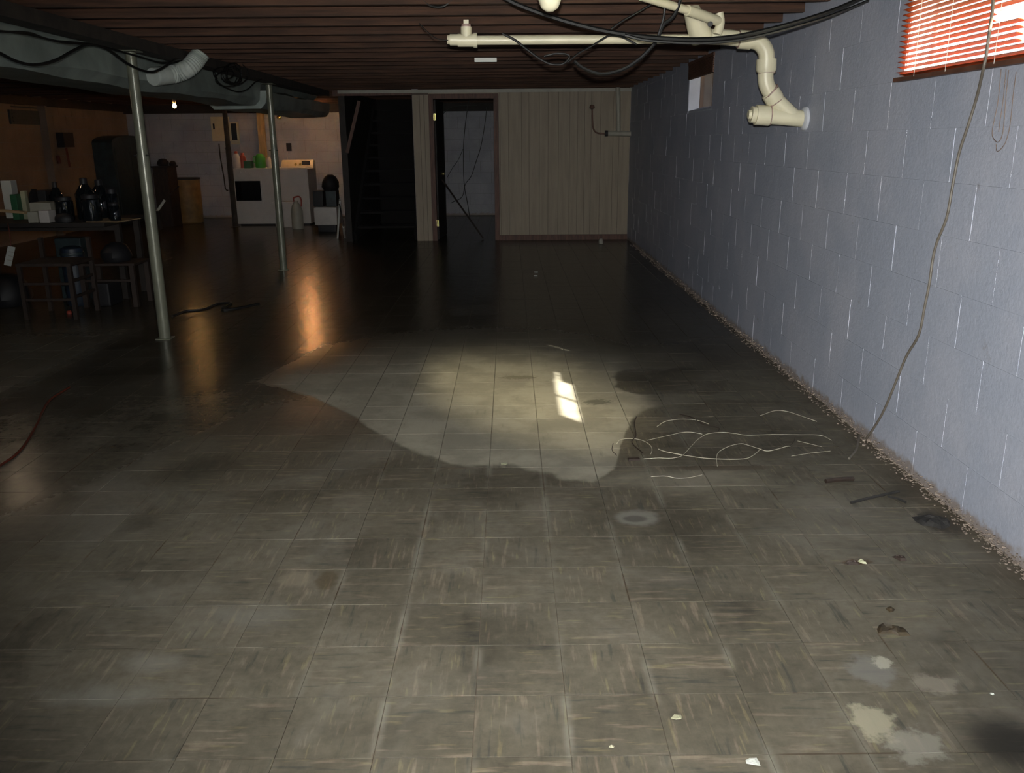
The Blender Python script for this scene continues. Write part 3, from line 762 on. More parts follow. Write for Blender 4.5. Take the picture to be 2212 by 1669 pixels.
# ------------------------------------------------------------------ litter on the floor
def c5(p): return (1300 + p[0]/3.687, 740 + p[1]/3.687)
wires = [([(120,800),(150,775),(240,765),(320,780),(380,815),(400,850),(390,885)], .0020, 'whitewire', 'pale wire bent in small left hook among floor wires'),
 ([(360,775),(540,740),(640,715),(720,715),(800,725)], .0016, 'whitewire', 'short pale wire behind the left hook on floor'),
 ([(760,770),(840,730),(960,715),(1060,725),(1160,740),(1350,730),(1550,737),(1740,737),(1830,775)], .0019, 'whitewire', 'longest pale wire stretching right towards blue wall'),
 ([(450,845),(500,870),(640,895),(800,920),(960,932),(1130,925),(1200,905),(1270,840)], .0024, 'whitewire', 'pale wire sagging lowest in front of the tangle'),
 ([(920,980),(915,910),(940,865),(1020,825),(1110,808),(1180,820),(1250,848),(1330,862),(1470,830),(1500,825)], .0021, 'whitewire', 'pale wire humped in middle of the floor tangle'),
 ([(440,665),(510,630),(640,610),(760,620),(850,645)], .0022, 'whitewire', 'pale wire arc at back left of floor tangle'),
 ([(1260,580),(1380,545),(1480,550),(1600,590),(1710,625)], .0022, 'whitewire', 'pale wire arc at back right of floor tangle'),
 ([(330,922),(450,922),(560,920),(640,900),(700,840),(760,770)], .0016, 'whitewire', 'thin pale wire turning up from front left of tangle'),
 ([(390,1065),(500,1065),(600,1080),(700,1075),(800,1050)], .0016, 'whitewire', 'lone thin pale wire nearest to the camera'),
 ([(1560,780),(1640,805),(1750,825)], .0014, 'whitewire', 'very short pale wire end near right side of tangle'),
 ([(1510,900),(1680,880),(1820,860)], .0015, 'whitewire', 'straight pale wire end pointing at the wall cable'),
 ([(275,590),(260,650),(272,740),(240,800),(330,880)], .0035, 'oak', 'dark brown twig at left edge of floor wires'),
 ([(620,570),(720,600),(800,650),(930,680),(925,705)], .0026, 'oak', 'dark brown curl at back of floor wires'),
 ([(90,800),(82,860),(120,895)], .0022, 'oak', 'small dark hook left of the pale wires'),
 ([(1540,745),(1530,790),(1490,830)], .0022, 'oak', 'tiny dark twig right of the humped wire')]
for pts_, r, m_, lab in wires:
    pp = [fl(*c5(p), .003) for p in pts_]
    r *= .8
    for k, p in enumerate(pp): p.z = r + .0005 + .004*abs(math.sin(k*1.3))*(0 < k < len(pp)-1)
    tag(MB().tube(pp, r, 5, 5).build('floor_wire' if m_ == 'whitewire' else 'twig', m_), lab, 'wire' if m_ == 'whitewire' else 'twig')
def stick(a, b_, r, lab, m_='oak'):
    a = fl(*a); b_ = fl(*b_); a.z = b_.z = r*.9; mid = (a+b_)/2 + Vector((.006, .004, .001))
    tag(MB().tube([a, mid, b_], r, 6, 4).build('stick', m_), lab, 'stick')
stick((1838,1088), (1941,1064), .006, 'dark stick lying left of the black rag', 'rag')
stick((1917,1074), (1957,1087), .005, 'short dark stick just behind the black rag', 'rag')
stick((1783,1043), (1843,1038), .010, 'reddish brown stick lying on a tile joint', 'oak')
q = fl(1369, 993); tag(MB().box(q.x-.026, q.x+.026, q.y-.012, q.y+.012, .0, .008, rot=.05).build('wood_scrap', 'oak', bevel=.002), 'small flat brown wood scrap left of the floor wires', 'scrap')
def crumple(name, px, py, wpx, hpx, h, m_, label, cat, n=12, group=None, seed=1, edge=.35):
    rs = random.Random(seed); c = fl(px, py); rx_ = abs(fl(px+wpx/2, py).x - c.x); ry_ = abs(fl(px, py-hpx/2).y - c.y)
    b = MB(); rings = 4; b.v.append(Vector((c.x, c.y, h*.7)))
    rr = [1 + rs.uniform(-edge, edge) for _ in range(n)]
    for r in range(1, rings+1):
        for k in range(n):
            a = 2*math.pi*k/n; t = r/rings*rr[k]
            z = h*rs.uniform(.25, 1) if r < rings else .0008
            b.v.append(Vector((c.x + rx_*t*math.cos(a), c.y + ry_*t*math.sin(a), z)))
    for k in range(n): b.f.append((0, 1+k, 1+(k+1)%n))
    for r in range(rings-1):
        for k in range(n): b.f.append((1+r*n+k, 1+(r+1)*n+k, 1+(r+1)*n+(k+1)%n, 1+r*n+(k+1)%n))
    return tag(b.build(name, m_), label, cat, group)
crumple('crumpled_rag', 2022, 1126, 74, 34, .018, 'rag', 'black crumpled rag on floor close to blue wall', 'rag', 14, seed=4)
crumple('dead_leaf', 1929, 1363, 54, 22, .012, 'leaf', 'curled dead leaf, larger one in the right foreground', 'leaf', 9, seed=5, edge=.5)
crumple('dead_leaf', 1921, 1317, 20, 10, .008, 'leaf', 'small dark leaf scrap behind the larger dead leaf', 'leaf', 7, seed=6, edge=.4)
crumple('debris_crumb', 1841, 1217, 34, 9, .012, 'oak', 'reddish brown crumb lying on a tile joint', 'debris', 8, seed=7)
crumple('debris_crumb', 1862, 1214, 16, 8, .010, 'chip', 'pale crumb right beside the reddish brown one', 'debris', 7, seed=8)
crumple('debris_crumb', 1943, 1206, 26, 12, .012, 'oak', 'brown crumb farther right towards the blue wall', 'debris', 7, seed=9)
crumple('rust_flake', 2160, 1158, 12, 20, .022, 'oak', 'rusty flake sticking up at foot of blue wall', 'flake', 7, seed=19)
for px, py, w_, h_, lab in ((1462,1549,26,10,'yellowish paint chip right of the centre tile column'), (1321,1612,12,7,'tiny yellowish paint chip near bottom centre'), (1625,1645,34,18,'grey-white paint chip at the bottom edge'),
                            (2143,1499,9,6,'tiny pale paint chip in the far right foreground'), (1090,1002,14,5,'tiny pale chip at edge of the dry patch')):
    crumple('paint_chip', px, py, w_, h_, .003, 'chip' if px < 1600 else 'paper', lab, 'paint chip', 7, seed=px)
tag(MB().tube([fl(-40,1035,.006), fl(0,1005,.006), fl(30,985,.006), fl(55,958,.006), fl(80,915,.006), fl(92,888,.006), fl(110,862,.006), fl(150,836,.006)], .006, 8, 5).build('red_cord', 'redcord', smooth=True), 'dark red power cord lying on floor at left edge', 'cord')
tag(MB().tube([fl(372,683,.006), fl(400,672,.006), fl(440,668,.006), fl(470,656,.006), fl(500,654,.006), fl(480,668,.006), fl(520,664,.006), fl(560,655,.006)], .010, 6, 5).build('floor_cable', 'blackcable', smooth=True), 'dark cable lying on wet floor right of the nearer post', 'cable')
q = fl(150, 678); tag(MB().lathe((q.x,q.y,0), [(.02,0),(.022,.02),(.012,.03)], 10).build('bottle_cap', 'red', smooth=True), 'small red bottle cap on floor before the bench', 'bottle cap')

# ------------------------------------------------------------------ lamps
def bulb(px, py, Y, r, m_, label):
    q = at(px, py, Y); t = thing('light_bulb', (q.x, q.y, q.z), label, 'light bulb')
    MB().lathe((q.x, q.y, q.z), [(.002,-r),(r*.55,-r*.83),(r*.9,-r*.4),(r,0),(r*.87,r*.5),(r*.5,r*1.05),(r*.42,r*1.4)], 16).build('bulb_glass', m_, t, smooth=True)
    MB().lathe((q.x, q.y, q.z+r*1.4), [(.018,0),(.024,.01),(.026,.045),(.015,.055)], 14).build('socket', 'pvcw', t, smooth=True)
    MB().tube([(q.x, q.y, q.z+r*1.4+.05), (q.x, q.y, 2.25)], .004, 6, 1).build('cord', 'blackcable', t)
bulb(377, 229, 13.6, .030, 'bulbA', 'glowing bare bulb below the silver duct')
bulb(640, 234, 15.2, .030, 'bulbB', 'lit bulb above the washing machine, hidden by duct')
bulb(-105, 176, 7.5, .045, 'bulbC', 'lit bulb beyond left edge above the cluttered table')
q = at(603, 254, 15.6); tag(MB().lathe((q.x,q.y,q.z-.03), [(.004,0),(.035,.01),(.045,.03),(.04,.05),(.02,.065)], 14).build('ceiling_socket', 'brass', smooth=True), 'small shiny metal fixture just right of the far post top', 'light fixture')

# ------------------------------------------------------------------ laundry corner
def px_box(x0, x1, ytop, Y, depth, m_, name, parent=None, bevel=.01, zb=0):
    a = at(x0, ytop, Y); c = at(x1, ytop, Y)
    return MB().box(a.x, c.x, Y, Y+depth, zb, a.z).build(name, m_, parent, bevel=bevel, smooth=False)
YD = 15.0
a = at(503, 364, YD); c = at(588, 364, YD); ztop = a.z
dr = thing('front_loader', ((a.x+c.x)/2, YD+.33, 0), 'white front-loading machine with wide black glass window', 'dryer')
MB().box(a.x, c.x, YD, YD+.66, .03, ztop).build('cabinet', 'white', dr, bevel=.012)
wa = at(508, 391, YD); wb = at(566, 433, YD)
ddo = MB().box(wa.x-.02, wb.x+.02, YD-.018, YD+.002, wb.z-.03, wa.z+.02).build('door', 'white', dr, bevel=.006)
MB().box(wa.x, wb.x, YD-.024, YD-.012, wb.z, wa.z).build('door_glass', 'blackglass', ddo, bevel=.004)
MB().box(a.x+.02, c.x-.02, YD-.006, YD+.01, ztop-.13, ztop-.09).build('control_strip', 'whiteplastic', dr)
MB().box(a.x+.04, c.x-.04, YD+.03, YD+.6, 0, .03).build('plinth', 'black', dr)
for xx in (a.x+.12, a.x+.2, c.x-.15): MB().tube([(xx, YD-.018, ztop-.06), (xx, YD+.004, ztop-.06)], .014, 12, 1).build('knob', 'whiteplastic', dr)
a = at(591, 365, YD); c = at(664, 365, YD); zt2 = a.z
wm_ = thing('washing_machine', ((a.x+c.x)/2, YD+.33, 0), 'white top-loading washing machine with cream control console', 'washing machine')
MB().box(a.x, c.x, YD, YD+.66, .03, zt2).build('cabinet', 'white', wm_, bevel=.012)
MB().box(a.x+.05, c.x-.05, YD+.05, YD+.45, zt2, zt2+.012).build('lid', 'white', wm_, bevel=.004)
MB().box(a.x+.03, c.x-.03, YD+.04, YD+.6, 0, .03).build('plinth', 'black', wm_)
cm_ = MB(); zc_ = at(600, 346, YD+.5).z
cm_.v = [Vector(p) for p in ((a.x,YD+.46,zt2),(c.x,YD+.46,zt2),(c.x,YD+.66,zt2),(a.x,YD+.66,zt2),(a.x+.01,YD+.56,zc_),(c.x-.01,YD+.56,zc_),(c.x-.01,YD+.66,zc_),(a.x+.01,YD+.66,zc_))]
cm_.f = [(0,3,2,1),(4,5,6,7),(0,1,5,4),(1,2,6,5),(2,3,7,6),(3,0,4,7)]
con = cm_.build('console', 'console', wm_, bevel=.006)
MB().box(c.x-.2, c.x-.06, YD+.485, YD+.50, zt2+.05, zt2+.12).build('display', 'black', con)
for xx in (a.x+.26, a.x+.34): MB().tube([(xx, YD+.48, zt2+.06), (xx, YD+.51, zt2+.065)], .02, 12, 1).build('dial', 'brass', con)
# items on the front loader
def bottle(px, py, Y, h, r, m_, label, name='detergent_bottle', z=None, capm='red', cat='bottle'):
    q = at(px, py, Y); z = ztop if z is None else z
    t = thing(name, (q.x, q.y, z), label, cat)
    MB().lathe((q.x,q.y,z+.001), [(r*.9,0),(r,h*.1),(r,h*.6),(r*.7,h*.8),(r*.35,h*.88)], 14).build('body', m_, t, smooth=True)
    MB().lathe((q.x,q.y,z+h*.86), [(r*.42,0),(r*.42,h*.13),(r*.3,h*.15)], 12).build('cap', capm, t, smooth=True)
bottle(511, 345, YD+.2, .28, .062, 'whiteplastic', 'pale bottle with red cap at left on front loader')
bottle(524, 345, YD+.35, .25, .065, 'red', 'red bottle behind the pale one on front loader', capm='red')
a5 = at(528, 352, YD+.15); c5_ = at(543, 352, YD+.15)
tag(MB().box(a5.x, c5_.x, YD+.1, YD+.28, ztop+.001, ztop+.12).build('green_box', 'dkgreen', bevel=.008), 'low dark green box on the front loader', 'box')
q = at(562, 345, YD+.25); jt_ = thing('green_jug', (q.x, q.y, ztop), 'bright green plastic jug at right on front loader', 'jug')
MB().lathe((q.x,q.y,ztop+.001), [(.08,0),(.09,.03),(.09,.17),(.06,.22),(.03,.24)], 14).build('body', 'green', jt_, smooth=True)
MB().tube([(q.x-.06,q.y-.02,ztop+.20),(q.x-.10,q.y-.02,ztop+.18),(q.x-.11,q.y-.02,ztop+.12),(q.x-.085,q.y-.02,ztop+.08)], .012, 8, 4).build('handle', 'green', jt_, smooth=True)
bottle(581, 350, YD+.45, .20, .045, 'whiteplastic', 'small white bottle beside the green jug', capm='whiteplastic')
# wall boxes behind
def wallbox(x0, x1, y0, y1, m_, name, label, cat='electrical box', Y=YB-.006, d=.10):
    a = at(x0, y1, Y-d); c = at(x1, y0, Y-d); t = thing(name, ((a.x+c.x)/2, Y, a.z), label, cat)
    MB().box(a.x, c.x, Y-d, Y, a.z, c.z).build('box', m_, t, bevel=.006)
    return t, a, c
t, a, c = wallbox(459, 491, 252, 305, 'console', 'breaker_panel', 'cream electrical panel on back wall left of dark post')
MB().box(a.x+.02, a.x+.25, YB-.115, YB-.104, a.z+.05, c.z-.03).build('door', 'console', t, bevel=.003)
MB().box(a.x+.04, a.x+.07, YB-.122, YB-.114, c.z-.22, c.z-.12).build('latch', 'black', t)
t, a, c = wallbox(499, 513, 264, 312, 'console', 'meter_box', 'narrow cream box with dark centre right of dark post', d=.07)
MB().box(a.x+.03, c.x-.03, YB-.085, YB-.074, a.z+.08, c.z-.02).build('dark_cover', 'black', t)
t, a, c = wallbox(619, 628, 309, 326, 'black', 'outlet_box', 'small black box on lit wall above the washing machine', d=.05)
MB().tube([at(621,326,YB-.03), at(620,336,YB-.04), at(622,345,YB-.04)], .008, 6, 4).build('cord', 'whiteplastic', t)
tag(MB().tube([at(473,310,YB-.03), at(476,340,YB-.03), at(484,385,YB-.03), at(487,408,YB-.03), at(493,411,YB-.03)], .012, 8, 2).build('conduit', 'darkwood', smooth=True), 'thin dark conduit running down from the electrical panel', 'conduit')
a = fl(561, 480); tag(MB().box(a.x-.16, a.x-.04, YB-.17, YB-.08, 0, 2.04).build('wooden_stud', 'woodpost', bevel=.004), 'pale wooden stud lit orange behind the front loader', 'post')
# basket, jug before the washer
a = at(588, 437, 14.55); c = at(632, 437, 14.55)
bk = thing('laundry_basket', ((a.x+c.x)/2, 14.7, 0), 'white laundry basket in front of the washing machine', 'basket')
w_ = (c.x-a.x)/2; cx_ = (a.x+c.x)/2
b = MB(); z_ = a.z
b.v = [Vector(p) for p in ((cx_-w_*.85,14.58,.0),(cx_+w_*.85,14.58,0),(cx_+w_*.85,14.86,0),(cx_-w_*.85,14.86,0),(cx_-w_,14.55,z_),(cx_+w_,14.55,z_),(cx_+w_,14.89,z_),(cx_-w_,14.89,z_))]
b.f = [(0,3,2,1),(0,1,5,4),(1,2,6,5),(2,3,7,6),(3,0,4,7),(4,5,6,7)]
b.build('body', 'whiteplastic', bk, bevel=.012)
MB().box(cx_-w_-.012, cx_+w_+.012, 14.535, 14.90, z_-.03, z_+.004).build('rim', 'whiteplastic', bk, bevel=.006)
q = fl(644, 494); jg = thing('grey_jug', (q.x, q.y, 0), 'dull pinkish-grey jug beside the laundry basket', 'jug')
MB().lathe((q.x,q.y,.0), [(.085,0),(.095,.03),(.095,.30),(.07,.38),(.035,.42),(.035,.45)], 16).build('body', 'pvcgrey', jg, smooth=True)
MB().tube([(q.x-.03,q.y-.02,.44),(q.x-.03,q.y-.02,.50),(q.x+.06,q.y-.02,.52),(q.x+.09,q.y-.02,.46),(q.x+.085,q.y-.02,.36)], .013, 8, 4).build('handle', 'red', jg, smooth=True)
# barrel, chair, broom on the left of it
q = fl(404, 483); br = thing('tan_barrel', (q.x, q.y+.2, 0), 'tan round barrel with a dark rim by the back wall', 'barrel')
MB().lathe((q.x,q.y+.2,0), [(.20,0),(.22,.02),(.225,.4),(.225,.76)], 26).build('body', 'tan', br, smooth=True)
MB().lathe((q.x,q.y+.2,.755), [(.237,0),(.24,.03),(.20,.035)], 26).build('rim', 'black', br, smooth=True)
a = fl(335, 487); wc = thing('wooden_crate_stand', (a.x+.15, 15.1, 0), 'reddish-brown cabinet with dark clutter, left of tan barrel', 'cabinet')
zc = at(350, 362, 15.0).z; X0 = at(333,400,15.0).x; X1 = at(366,400,15.0).x
MB().box(X0, X1, 15.0, 15.4, 0, zc).build('body', 'oak', wc, bevel=.006)
MB().box(X0-.02, X1+.02, 14.98, 15.42, zc, zc+.025).build('top', 'darkwood', wc)
MB().box(X0+.02, X1-.02, 14.985, 15.0, .05, zc*.5-.01).build('door', 'oak', wc); MB().box(X0+.02, X1-.02, 14.985, 15.0, zc*.5+.01, zc-.03).build('door', 'oak', wc)
def lump(px0, px1, ptop, Y, zb, m_, name, label, cat, depth=.2, seed=1):
    a = at(px0, ptop, Y); c = at(px1, ptop, Y); rs = random.Random(seed); b = MB(); cx = (a.x+c.x)/2; r = (c.x-a.x)/2; h = a.z - zb
    n = 14; rings = [(0.001,0),(.85,.0),(1,.25),(.95,.55),(.7,.85),(.3,1)]
    for rr, zz in rings:
        for k in range(n):
            t_ = 2*math.pi*k/n; j = 1 + rs.uniform(-.08,.08)
            b.v.append(Vector((cx + r*rr*j*math.cos(t_), Y+depth/2 + depth/2*rr*j*math.sin(t_), zb + .001 + h*zz)))
    for i in range(len(rings)-1):
        for k in range(n): b.f.append((i*n+k, i*n+(k+1)%n, (i+1)*n+(k+1)%n, (i+1)*n+k))
    b.f.append(tuple(5*n+k for k in range(n)))
    return tag(b.build(name, m_, smooth=True), label, cat)
lump(334, 358, 343, 15.05, zc+.025, 'black', 'dark_bag', 'black bag heaped on the reddish-brown cabinet', 'bag', seed=2)
lump(361, 374, 348, 15.08, zc+.025, 'black', 'dark_bundle', 'small dark bundle right of the heaped black bag', 'bundle', seed=3)
bm_ = thing('broom', tuple(fl(338, 478)), 'broom leaning right with pale lower handle before tan barrel', 'broom')
MB().tube([at(338,458,14.5), at(356,432,14.55)], .022, 8, 1).build('lower_handle', 'pvcw', bm_, smooth=True)
MB().tube([at(355,433,14.55), at(386,402,14.6)], .013, 8, 1).build('upper_handle', 'darkwood', bm_, smooth=True)
q = at(338,458,14.5); MB().box(q.x-.10, q.x+.06, q.y-.03, q.y+.03, .0, q.z+.02).build('bristles', 'black', bm_, bevel=.01)
# tub cart right of the washer
YT = 13.7
a = at(676, 447, YT); c = at(727, 447, YT); zb_ = at(700, 487, YT).z
tb_ = thing('utility_tub', ((a.x+c.x)/2, YT+.2, 0), 'pale rounded tub on dark base right of washing machine', 'tub')
MB().box(a.x, c.x, YT, YT+.42, zb_, a.z).build('basin', 'whiteplastic', tb_, bevel=.05, smooth=True)
MB().box(a.x+.04, c.x-.04, YT+.06, YT+.36, .0, zb_+.01).build('base', 'black', tb_, bevel=.03)
a2 = at(703, 412, YT+.1); c2 = at(726, 412, YT+.1)
tag(MB().box(a2.x, c2.x, YT+.06, YT+.34, a.z+.001, a2.z).build('teal_bin', 'teal', bevel=.015), 'dark teal bin standing on the pale tub', 'bin')
a3 = at(676, 412, YT+.1); c3_ = at(699, 412, YT+.1)
tag(MB().box(a3.x, c3_.x-.01, YT+.06, YT+.34, a.z+.001, a3.z).build('dark_bin', 'black', bevel=.015), 'black bin left of the teal bin on the tub', 'bin')
lump(690, 727, 378, YT+.05, a2.z, 'black', 'black_cloth', 'black cloth heaped on top of the teal bin', 'cloth', depth=.3, seed=8)
el2 = thing('white_sawhorse', tuple(fl(735, 514)), 'pair of thin white legs leaning at the stair post', 'trestle')
MB().bar(at(734,432,12.30), fl(729,515,.0)+Vector((0,0,.002)), .022, .03).build('leg', 'pvcw', el2)
MB().bar(at(742,490,12.30), fl(745,514,.0)+Vector((0,0,.002)), .028, .03).build('leg', 'pvcw', el2)
MB().bar(at(733,440,12.31), at(743,492,12.31), .015, .02).build('brace', 'darkwood', el2)

# ------------------------------------------------------------------ left wall things
q = wl(246, 470, XL+.35); ym = 14.2
Y0 = wl(212,400,XL+.02).y; Y1 = wl(286,400,XL+.02).y; zt_ = wl(240,292,XL+.3).z
fr = thing('dark_cabinet', (XL+.2, (Y0+Y1)/2, 0), 'tall dark bluish cabinet with rounded top against left wall', 'cabinet')
b = MB(); n = 10
for s_ in (0, 1):
    X_ = XL + .006 + s_*.34
    b.v += [Vector((X_, Y0, 0)), Vector((X_, Y1, 0))] + [Vector((X_, Y1 - (Y1-Y0)*(1-math.cos(math.pi*k/n))/2, zt_ - .12 + .12*math.sin(math.pi*k/n))) for k in range(n+1)]
L = n+3; b.f += [tuple(range(L)), tuple(L+k for k in reversed(range(L)))] + [(k, L+k, L+(k+1)%L, (k+1)%L) for k in range(L)]
b.build('body', 'teal', fr)
MB().box(XL+.346, XL+.36, Y0+.06, (Y0+Y1)/2-.01, .12, zt_-.2).build('door', 'teal', fr); MB().box(XL+.346, XL+.36, (Y0+Y1)/2+.01, Y1-.06, .12, zt_-.2).build('door', 'teal', fr)
def lwbox(x0, x1, y0, y1, d, m_, name, label, cat):
    Xf = XL+.004; a = wl(x0, y0, Xf+d); c = wl(x1, y1, Xf+d)
    t = thing(name, (Xf, (a.y+c.y)/2, c.z), label, cat)
    MB().box(Xf, Xf+d, a.y, c.y, min(a.z,c.z), max(a.z,c.z)).build('box', m_, t, bevel=.006); return t, a, c
t, a, c = lwbox(20, 88, 236, 270, .03, 'teal', 'wall_vent', 'dark rectangular hatch high on the left wall', 'hatch')
for k in range(5): MB().box(XL+.034, XL+.042, a.y+.05, c.y-.05, c.z+.03+.05*k, c.z+.05+.05*k).build('louvre', 'teal', t)
t, a, c = lwbox(136, 162, 286, 318, .12, 'black', 'wall_meter', 'black box with hanging red cable on left wall', 'electrical box')
MB().tube([(XL+.06, (a.y+c.y)/2, c.z), (XL+.05, (a.y+c.y)/2+.03, c.z-.12), (XL+.05, (a.y+c.y)/2+.05, c.z-.30)], .018, 8, 4).build('cable', 'redcord', t)
MB().tube([(XL+.05, a.y-.12, c.z-.12), (XL+.05, a.y-.10, c.z-.24)], .03, 8, 1).build('switch', 'redcord', t)
Yc = wl(104, 300, XL+.1).y
struct(MB().box(XL+.004, XL+.12, Yc, Yc+.06, 0, 1.93).build('trim_4', 'left_block'))

# ------------------------------------------------------------------ cluttered table in the left foreground
ZTB = .72
pF = fl(225, 481, ZTB); YT0 = pF.y; XT1 = pF.x
tb2 = thing('work_table', ((XT1-5.9)/2, YT0+.4, 0), 'long dark table covered in jars and clutter at left', 'table')
XT0 = -5.9; YT1 = YT0 + .85
MB().box(XT0, XT1, YT0, YT1, ZTB-.035, ZTB).build('tabletop', 'darkwood', tb2, bevel=.004)
for lx, ly in ((XT0+.05,YT0+.38),(XT1-.06,YT0+.38),(XT0+.05,YT1-.06),(XT1-.06,YT1-.06),((XT0+XT1)/2,YT0+.38)):
    MB().box(lx-.025, lx+.025, ly-.025, ly+.025, 0, ZTB-.035).build('leg', 'darkwood', tb2)
MB().box(XT0+.05, XT1-.06, YT0+.37, YT0+.39, ZTB-.10, ZTB-.035).build('apron', 'darkwood', tb2)
def ontab(px, Y): q = at(px, 400, Y); return Vector((q.x, Y, ZTB+.001))
def jar(px, Y, ptop, r, m_, name, label, cat='jar', neck=True):
    q = ontab(px, Y); h = at(px, ptop, Y).z - ZTB
    t = thing(name, tuple(q), label, cat)
    prof = [(r*.9,0),(r,h*.06),(r,h*.62),(r*.55,h*.78),(r*.35,h*.85)] if neck else [(r*.95,0),(r,h*.05),(r,h*.8),(r*.85,h*.86)]
    MB().lathe(tuple(q), prof, 18).build('body', m_, t, smooth=True)
    rr = r*.38 if neck else r*.88
    MB().lathe((q.x,q.y,q.z+h*.85), [(rr,0),(rr,h*.13),(rr*.8,h*.15)], 16).build('lid', 'black', t, smooth=True)
    return t
jar(118, YT0+.58, 393, .060, 'glassjar', 'glass_bottle', 'tall dark glass bottle with glint, left of jar group', 'bottle')
jar(132, YT0+.25, 425, .075, 'glassjar', 'glass_jar', 'low dark glass jar before the tall bottle', neck=False)
jar(181, YT0+.36, 384, .085, 'glassjar', 'glass_jug', 'large dark glass jug in middle of table jars', 'jug')
jar(213, YT0+.60, 388, .085, 'glassjar', 'glass_jug', 'second dark glass jug right of the largest jug', 'jug')
jar(190, YT0+.15, 420, .080, 'glassjar', 'glass_jar', 'round dark jar at table edge before the jugs', neck=False)
jar(238, YT0+.3, 408, .050, 'glassjar', 'glass_jar', 'rightmost dark jar with two bright glints', neck=False)
jar(240, YT0+.12, 440, .045, 'glassjar', 'glass_jar', 'shortest glass jar on the cardboard corner', neck=False).location.z += .008
def tbox(x0, x1, ptop, Y, d, m_, name, label, cat, rot=0, zb=None):
    a = at(x0, ptop, Y); c = at(x1, ptop, Y); z = ZTB+.001 if zb is None else zb
    return tag(MB().box(a.x, c.x, Y, Y+d, z, a.z, rot=rot).build(name, m_, bevel=.006), label, cat)
tbox(79, 97, 411, YT0+.5, .18, 'black', 'black_case', 'square black case on table left of tall bottle', 'case')
lump(48, 70, 410, YT0+.5, ZTB+.001, 'black', 'black_helmet', 'rounded black object on table left of black case', 'case', depth=.22, seed=12)
tbox(42, 52, 412, YT0+.42, .05, 'chip', 'pale_box', 'small pale greenish box beside rounded black object', 'box')
tbox(62, 108, 438, YT0+.25, .2, 'pvcgrey', 'grey_box', 'low grey box before the black case', 'box')
tbox(82, 104, 455, YT0+.04, .12, 'whiteplastic', 'white_container', 'small whitish container at front edge of table', 'container')
tbox(58, 80, 458, YT0+.06, .12, 'pvcgrey', 'grey_container', 'small grey container left of whitish one', 'container')
tbox(0, 22, 390, YT0+.55, .1, 'paper', 'paper_roll', 'pale paper package at far left on the table', 'package')
tbox(20, 34, 420, YT0+.35, .15, 'dkgreen', 'green_carton', 'dark green carton at left on the table', 'carton')
a = at(-30, 440, YT0+.3); c = at(55, 450, YT0+.22)
tag(MB().bar((a.x, a.y, ZTB+.10), (c.x, c.y, ZTB+.075), .05, .02).build('pale_board', 'cardboard'), 'pale wooden board lying slanted at left of table', 'board')
a = fl(216, 478, ZTB+.012); 
tag(MB().box(XT1-.17, XT1+.14, YT0+.05, YT0+.40, ZTB+.001, ZTB+.007, rot=-.12).build('cardboard_sheet', 'cardboard'), 'flat cardboard sheet overhanging right end of table', 'cardboard')
lump(109, 150, 462, YT0+.02, ZTB+.001, 'black', 'dark_cloth', 'dark crumpled cloth at front edge of table', 'cloth', depth=.11, seed=22)
lump(225, 262, 470, YT0+.1, ZTB-.25, 'black', 'cloth_bundle', 'dark bundle hanging at the right table end', 'cloth', depth=.16, seed=23) if False else None
# tag hanging at the left
q0 = at(12, 532, YT0-.05); q1 = at(34, 574, YT0-.05)
hg = thing('hang_tag', tuple(at(22, 520, YT0-.05)), 'white paper tag hanging tilted below table edge', 'tag')
b = MB(); b.v = []
pl = [at(17,531,YT0-.05), at(33,534,YT0-.05), at(24,575,YT0-.05), at(8,572,YT0-.05)]
b.v = pl + [p + Vector((0,.004,0)) for p in pl]; b.f = [(0,3,2,1),(4,5,6,7),(0,1,5,4),(1,2,6,5),(2,3,7,6),(3,0,4,7)]
b.build('paper', 'paper', hg); 
MB().tube([at(24,534,YT0-.045), at(21,505,YT0-.04), at(17,482,YT0-.01)], .004, 6, 3).build('string', 'redcord', hg)
for k in range(3): 
    l0 = at(18-k*1.5+1, 543+k*9, YT0-.052); l1 = at(29-k*1.5, 545+k*9, YT0-.052)
    MB().bar(l0, l1, .002, .006).build('printed_line', 'pvcgrey', hg)
# low bench with black bag
bq = fl(185, 664); ZBN = at(185, 570, bq.y).z; X1 = at(288, 600, bq.y).x
bn = thing('low_bench', (bq.x+.25, bq.y+.2, 0), 'low brown wooden bench right of the dark blue bag', 'bench')
MB().box(bq.x-.02, X1+.02, bq.y, bq.y+.36, ZBN-.02, ZBN).build('seat', 'oak', bn, bevel=.003)
for lx in (bq.x+.005, X1-.01):
    for ly in (bq.y+.02, bq.y+.33): MB().box(lx-.02, lx+.02, ly-.018, ly+.018, 0, ZBN-.02).build('leg', 'oak', bn)
MB().box(bq.x, X1, bq.y+.01, bq.y+.03, ZBN*.58, ZBN*.58+.02).build('rung', 'oak', bn)
lump(202, 262, 528, bq.y+.04, ZBN, 'black', 'black_bag', 'rounded black bag lying on the low bench', 'bag', depth=.3, seed=31)
a = at(196, 612, bq.y+.06); c = at(234, 612, bq.y+.06)
tag(MB().box(a.x, c.x, bq.y+.05, bq.y+.3, 0, a.z).build('black_bin', 'black', bevel=.015), 'black bin tucked under the low bench', 'bin')
q = fl(160, 662); h_ = at(160, 532, q.y+.1).z
gb = thing('blue_bag', (q.x, q.y+.1, 0), 'tall dark blue tube bag standing left of low bench', 'bag')
MB().lathe((q.x, q.y+.1, 0), [(.085,0),(.095,.02),(.092,h_*.5),(.095,h_*.8),(.09,h_*.97),(.06,h_)], 18).build('body', 'navy', gb, smooth=True)
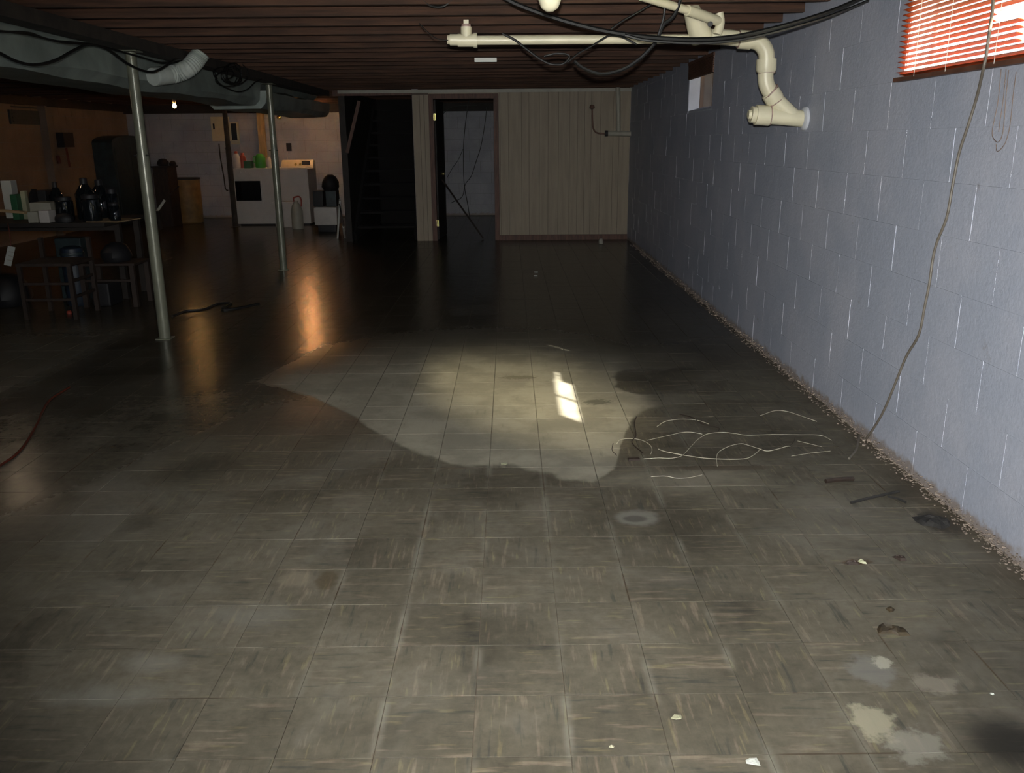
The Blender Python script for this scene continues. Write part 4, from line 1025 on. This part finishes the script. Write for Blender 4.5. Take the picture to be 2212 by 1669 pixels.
MB().tube([(q.x-.02, q.y+.0, h_*.85), (q.x+.01, q.y-.02, h_*.7), (q.x+.02, q.y-.01, h_*.4), (q.x+.03, q.y-.0, .1)], .008, 6, 4).build('strap', mat('blue_strap', (.03,.06,.12), .4, var=0), gb)
MB().lathe((q.x, q.y+.1, h_*.86), [(.096,0),(.1,.01),(.096,.025)], 18).build('band', 'teal', gb, smooth=True)
a = at(122, 514, q.y+.35); c = at(178, 514, q.y+.35)
tag(MB().box(a.x, c.x, q.y+.3, q.y+.5, 0, a.z).build('grey_carton', 'teal', bevel=.01), 'dark grey carton under table behind the dark blue bag', 'box')
# wooden chair under the table, left
cq = fl(60, 690); ch = thing('wooden_chair', (cq.x+.1, cq.y+.2, 0), 'brown wooden chair pushed against table at far left', 'chair')
zs = .43; cw = .40
for lx, ly, lz in ((0,0,zs),(cw,0,zs),(0,.38,.62),(cw,.38,.62)): MB().box(cq.x+lx-.016, cq.x+lx+.016, cq.y+ly-.016, cq.y+ly+.016, 0, lz).build('leg', 'oak', ch)
MB().box(cq.x-.02, cq.x+cw+.02, cq.y-.02, cq.y+.40, zs, zs+.025).build('seat', 'oak', ch, bevel=.006)
for zz in (.15, .28):
    MB().box(cq.x, cq.x+cw, cq.y-.008, cq.y+.008, zz, zz+.02).build('rung', 'oak', ch); MB().box(cq.x+cw-.008, cq.x+cw+.008, cq.y, cq.y+.38, zz+.02, zz+.04).build('rung', 'oak', ch)
lump(-60, 30, 600, cq.y+.5, 0, 'black', 'dark_sack', 'dark sack on floor under left end of table', 'sack', depth=.4, seed=41)

# ------------------------------------------------------------------ repeats share a group
GR = {'floor_wire': 'pale wires tangled on the floor', 'twig': 'dark twigs among the floor wires', 'stick': 'sticks on the floor near the blue wall',
      'hanging_wire': 'wires hanging in the doorway', 'drooping_wire': 'wires drooping round the ceiling pipe', 'thin_wire': 'thin wires left of the ceiling pipe',
      'sagging_cable': 'cables sagging along the duct', 'light_bulb': 'bare light bulbs', 'paint_chip': 'paint chips on the floor', 'dead_leaf': 'dead leaves on the floor',
      'debris_crumb': 'crumbs on the tiles', 'shiny_scrap': 'tiny scraps on the far floor', 'glass_jug': 'jars and jugs on the table', 'glass_jar': 'jars and jugs on the table',
      'detergent_bottle': 'bottles on the front loader'}
for o in COL.objects:
    if o.parent is None and 'category' in o and 'group' not in o:
        k = o.name.split('.')[0]
        if k in GR: o['group'] = GR[k]
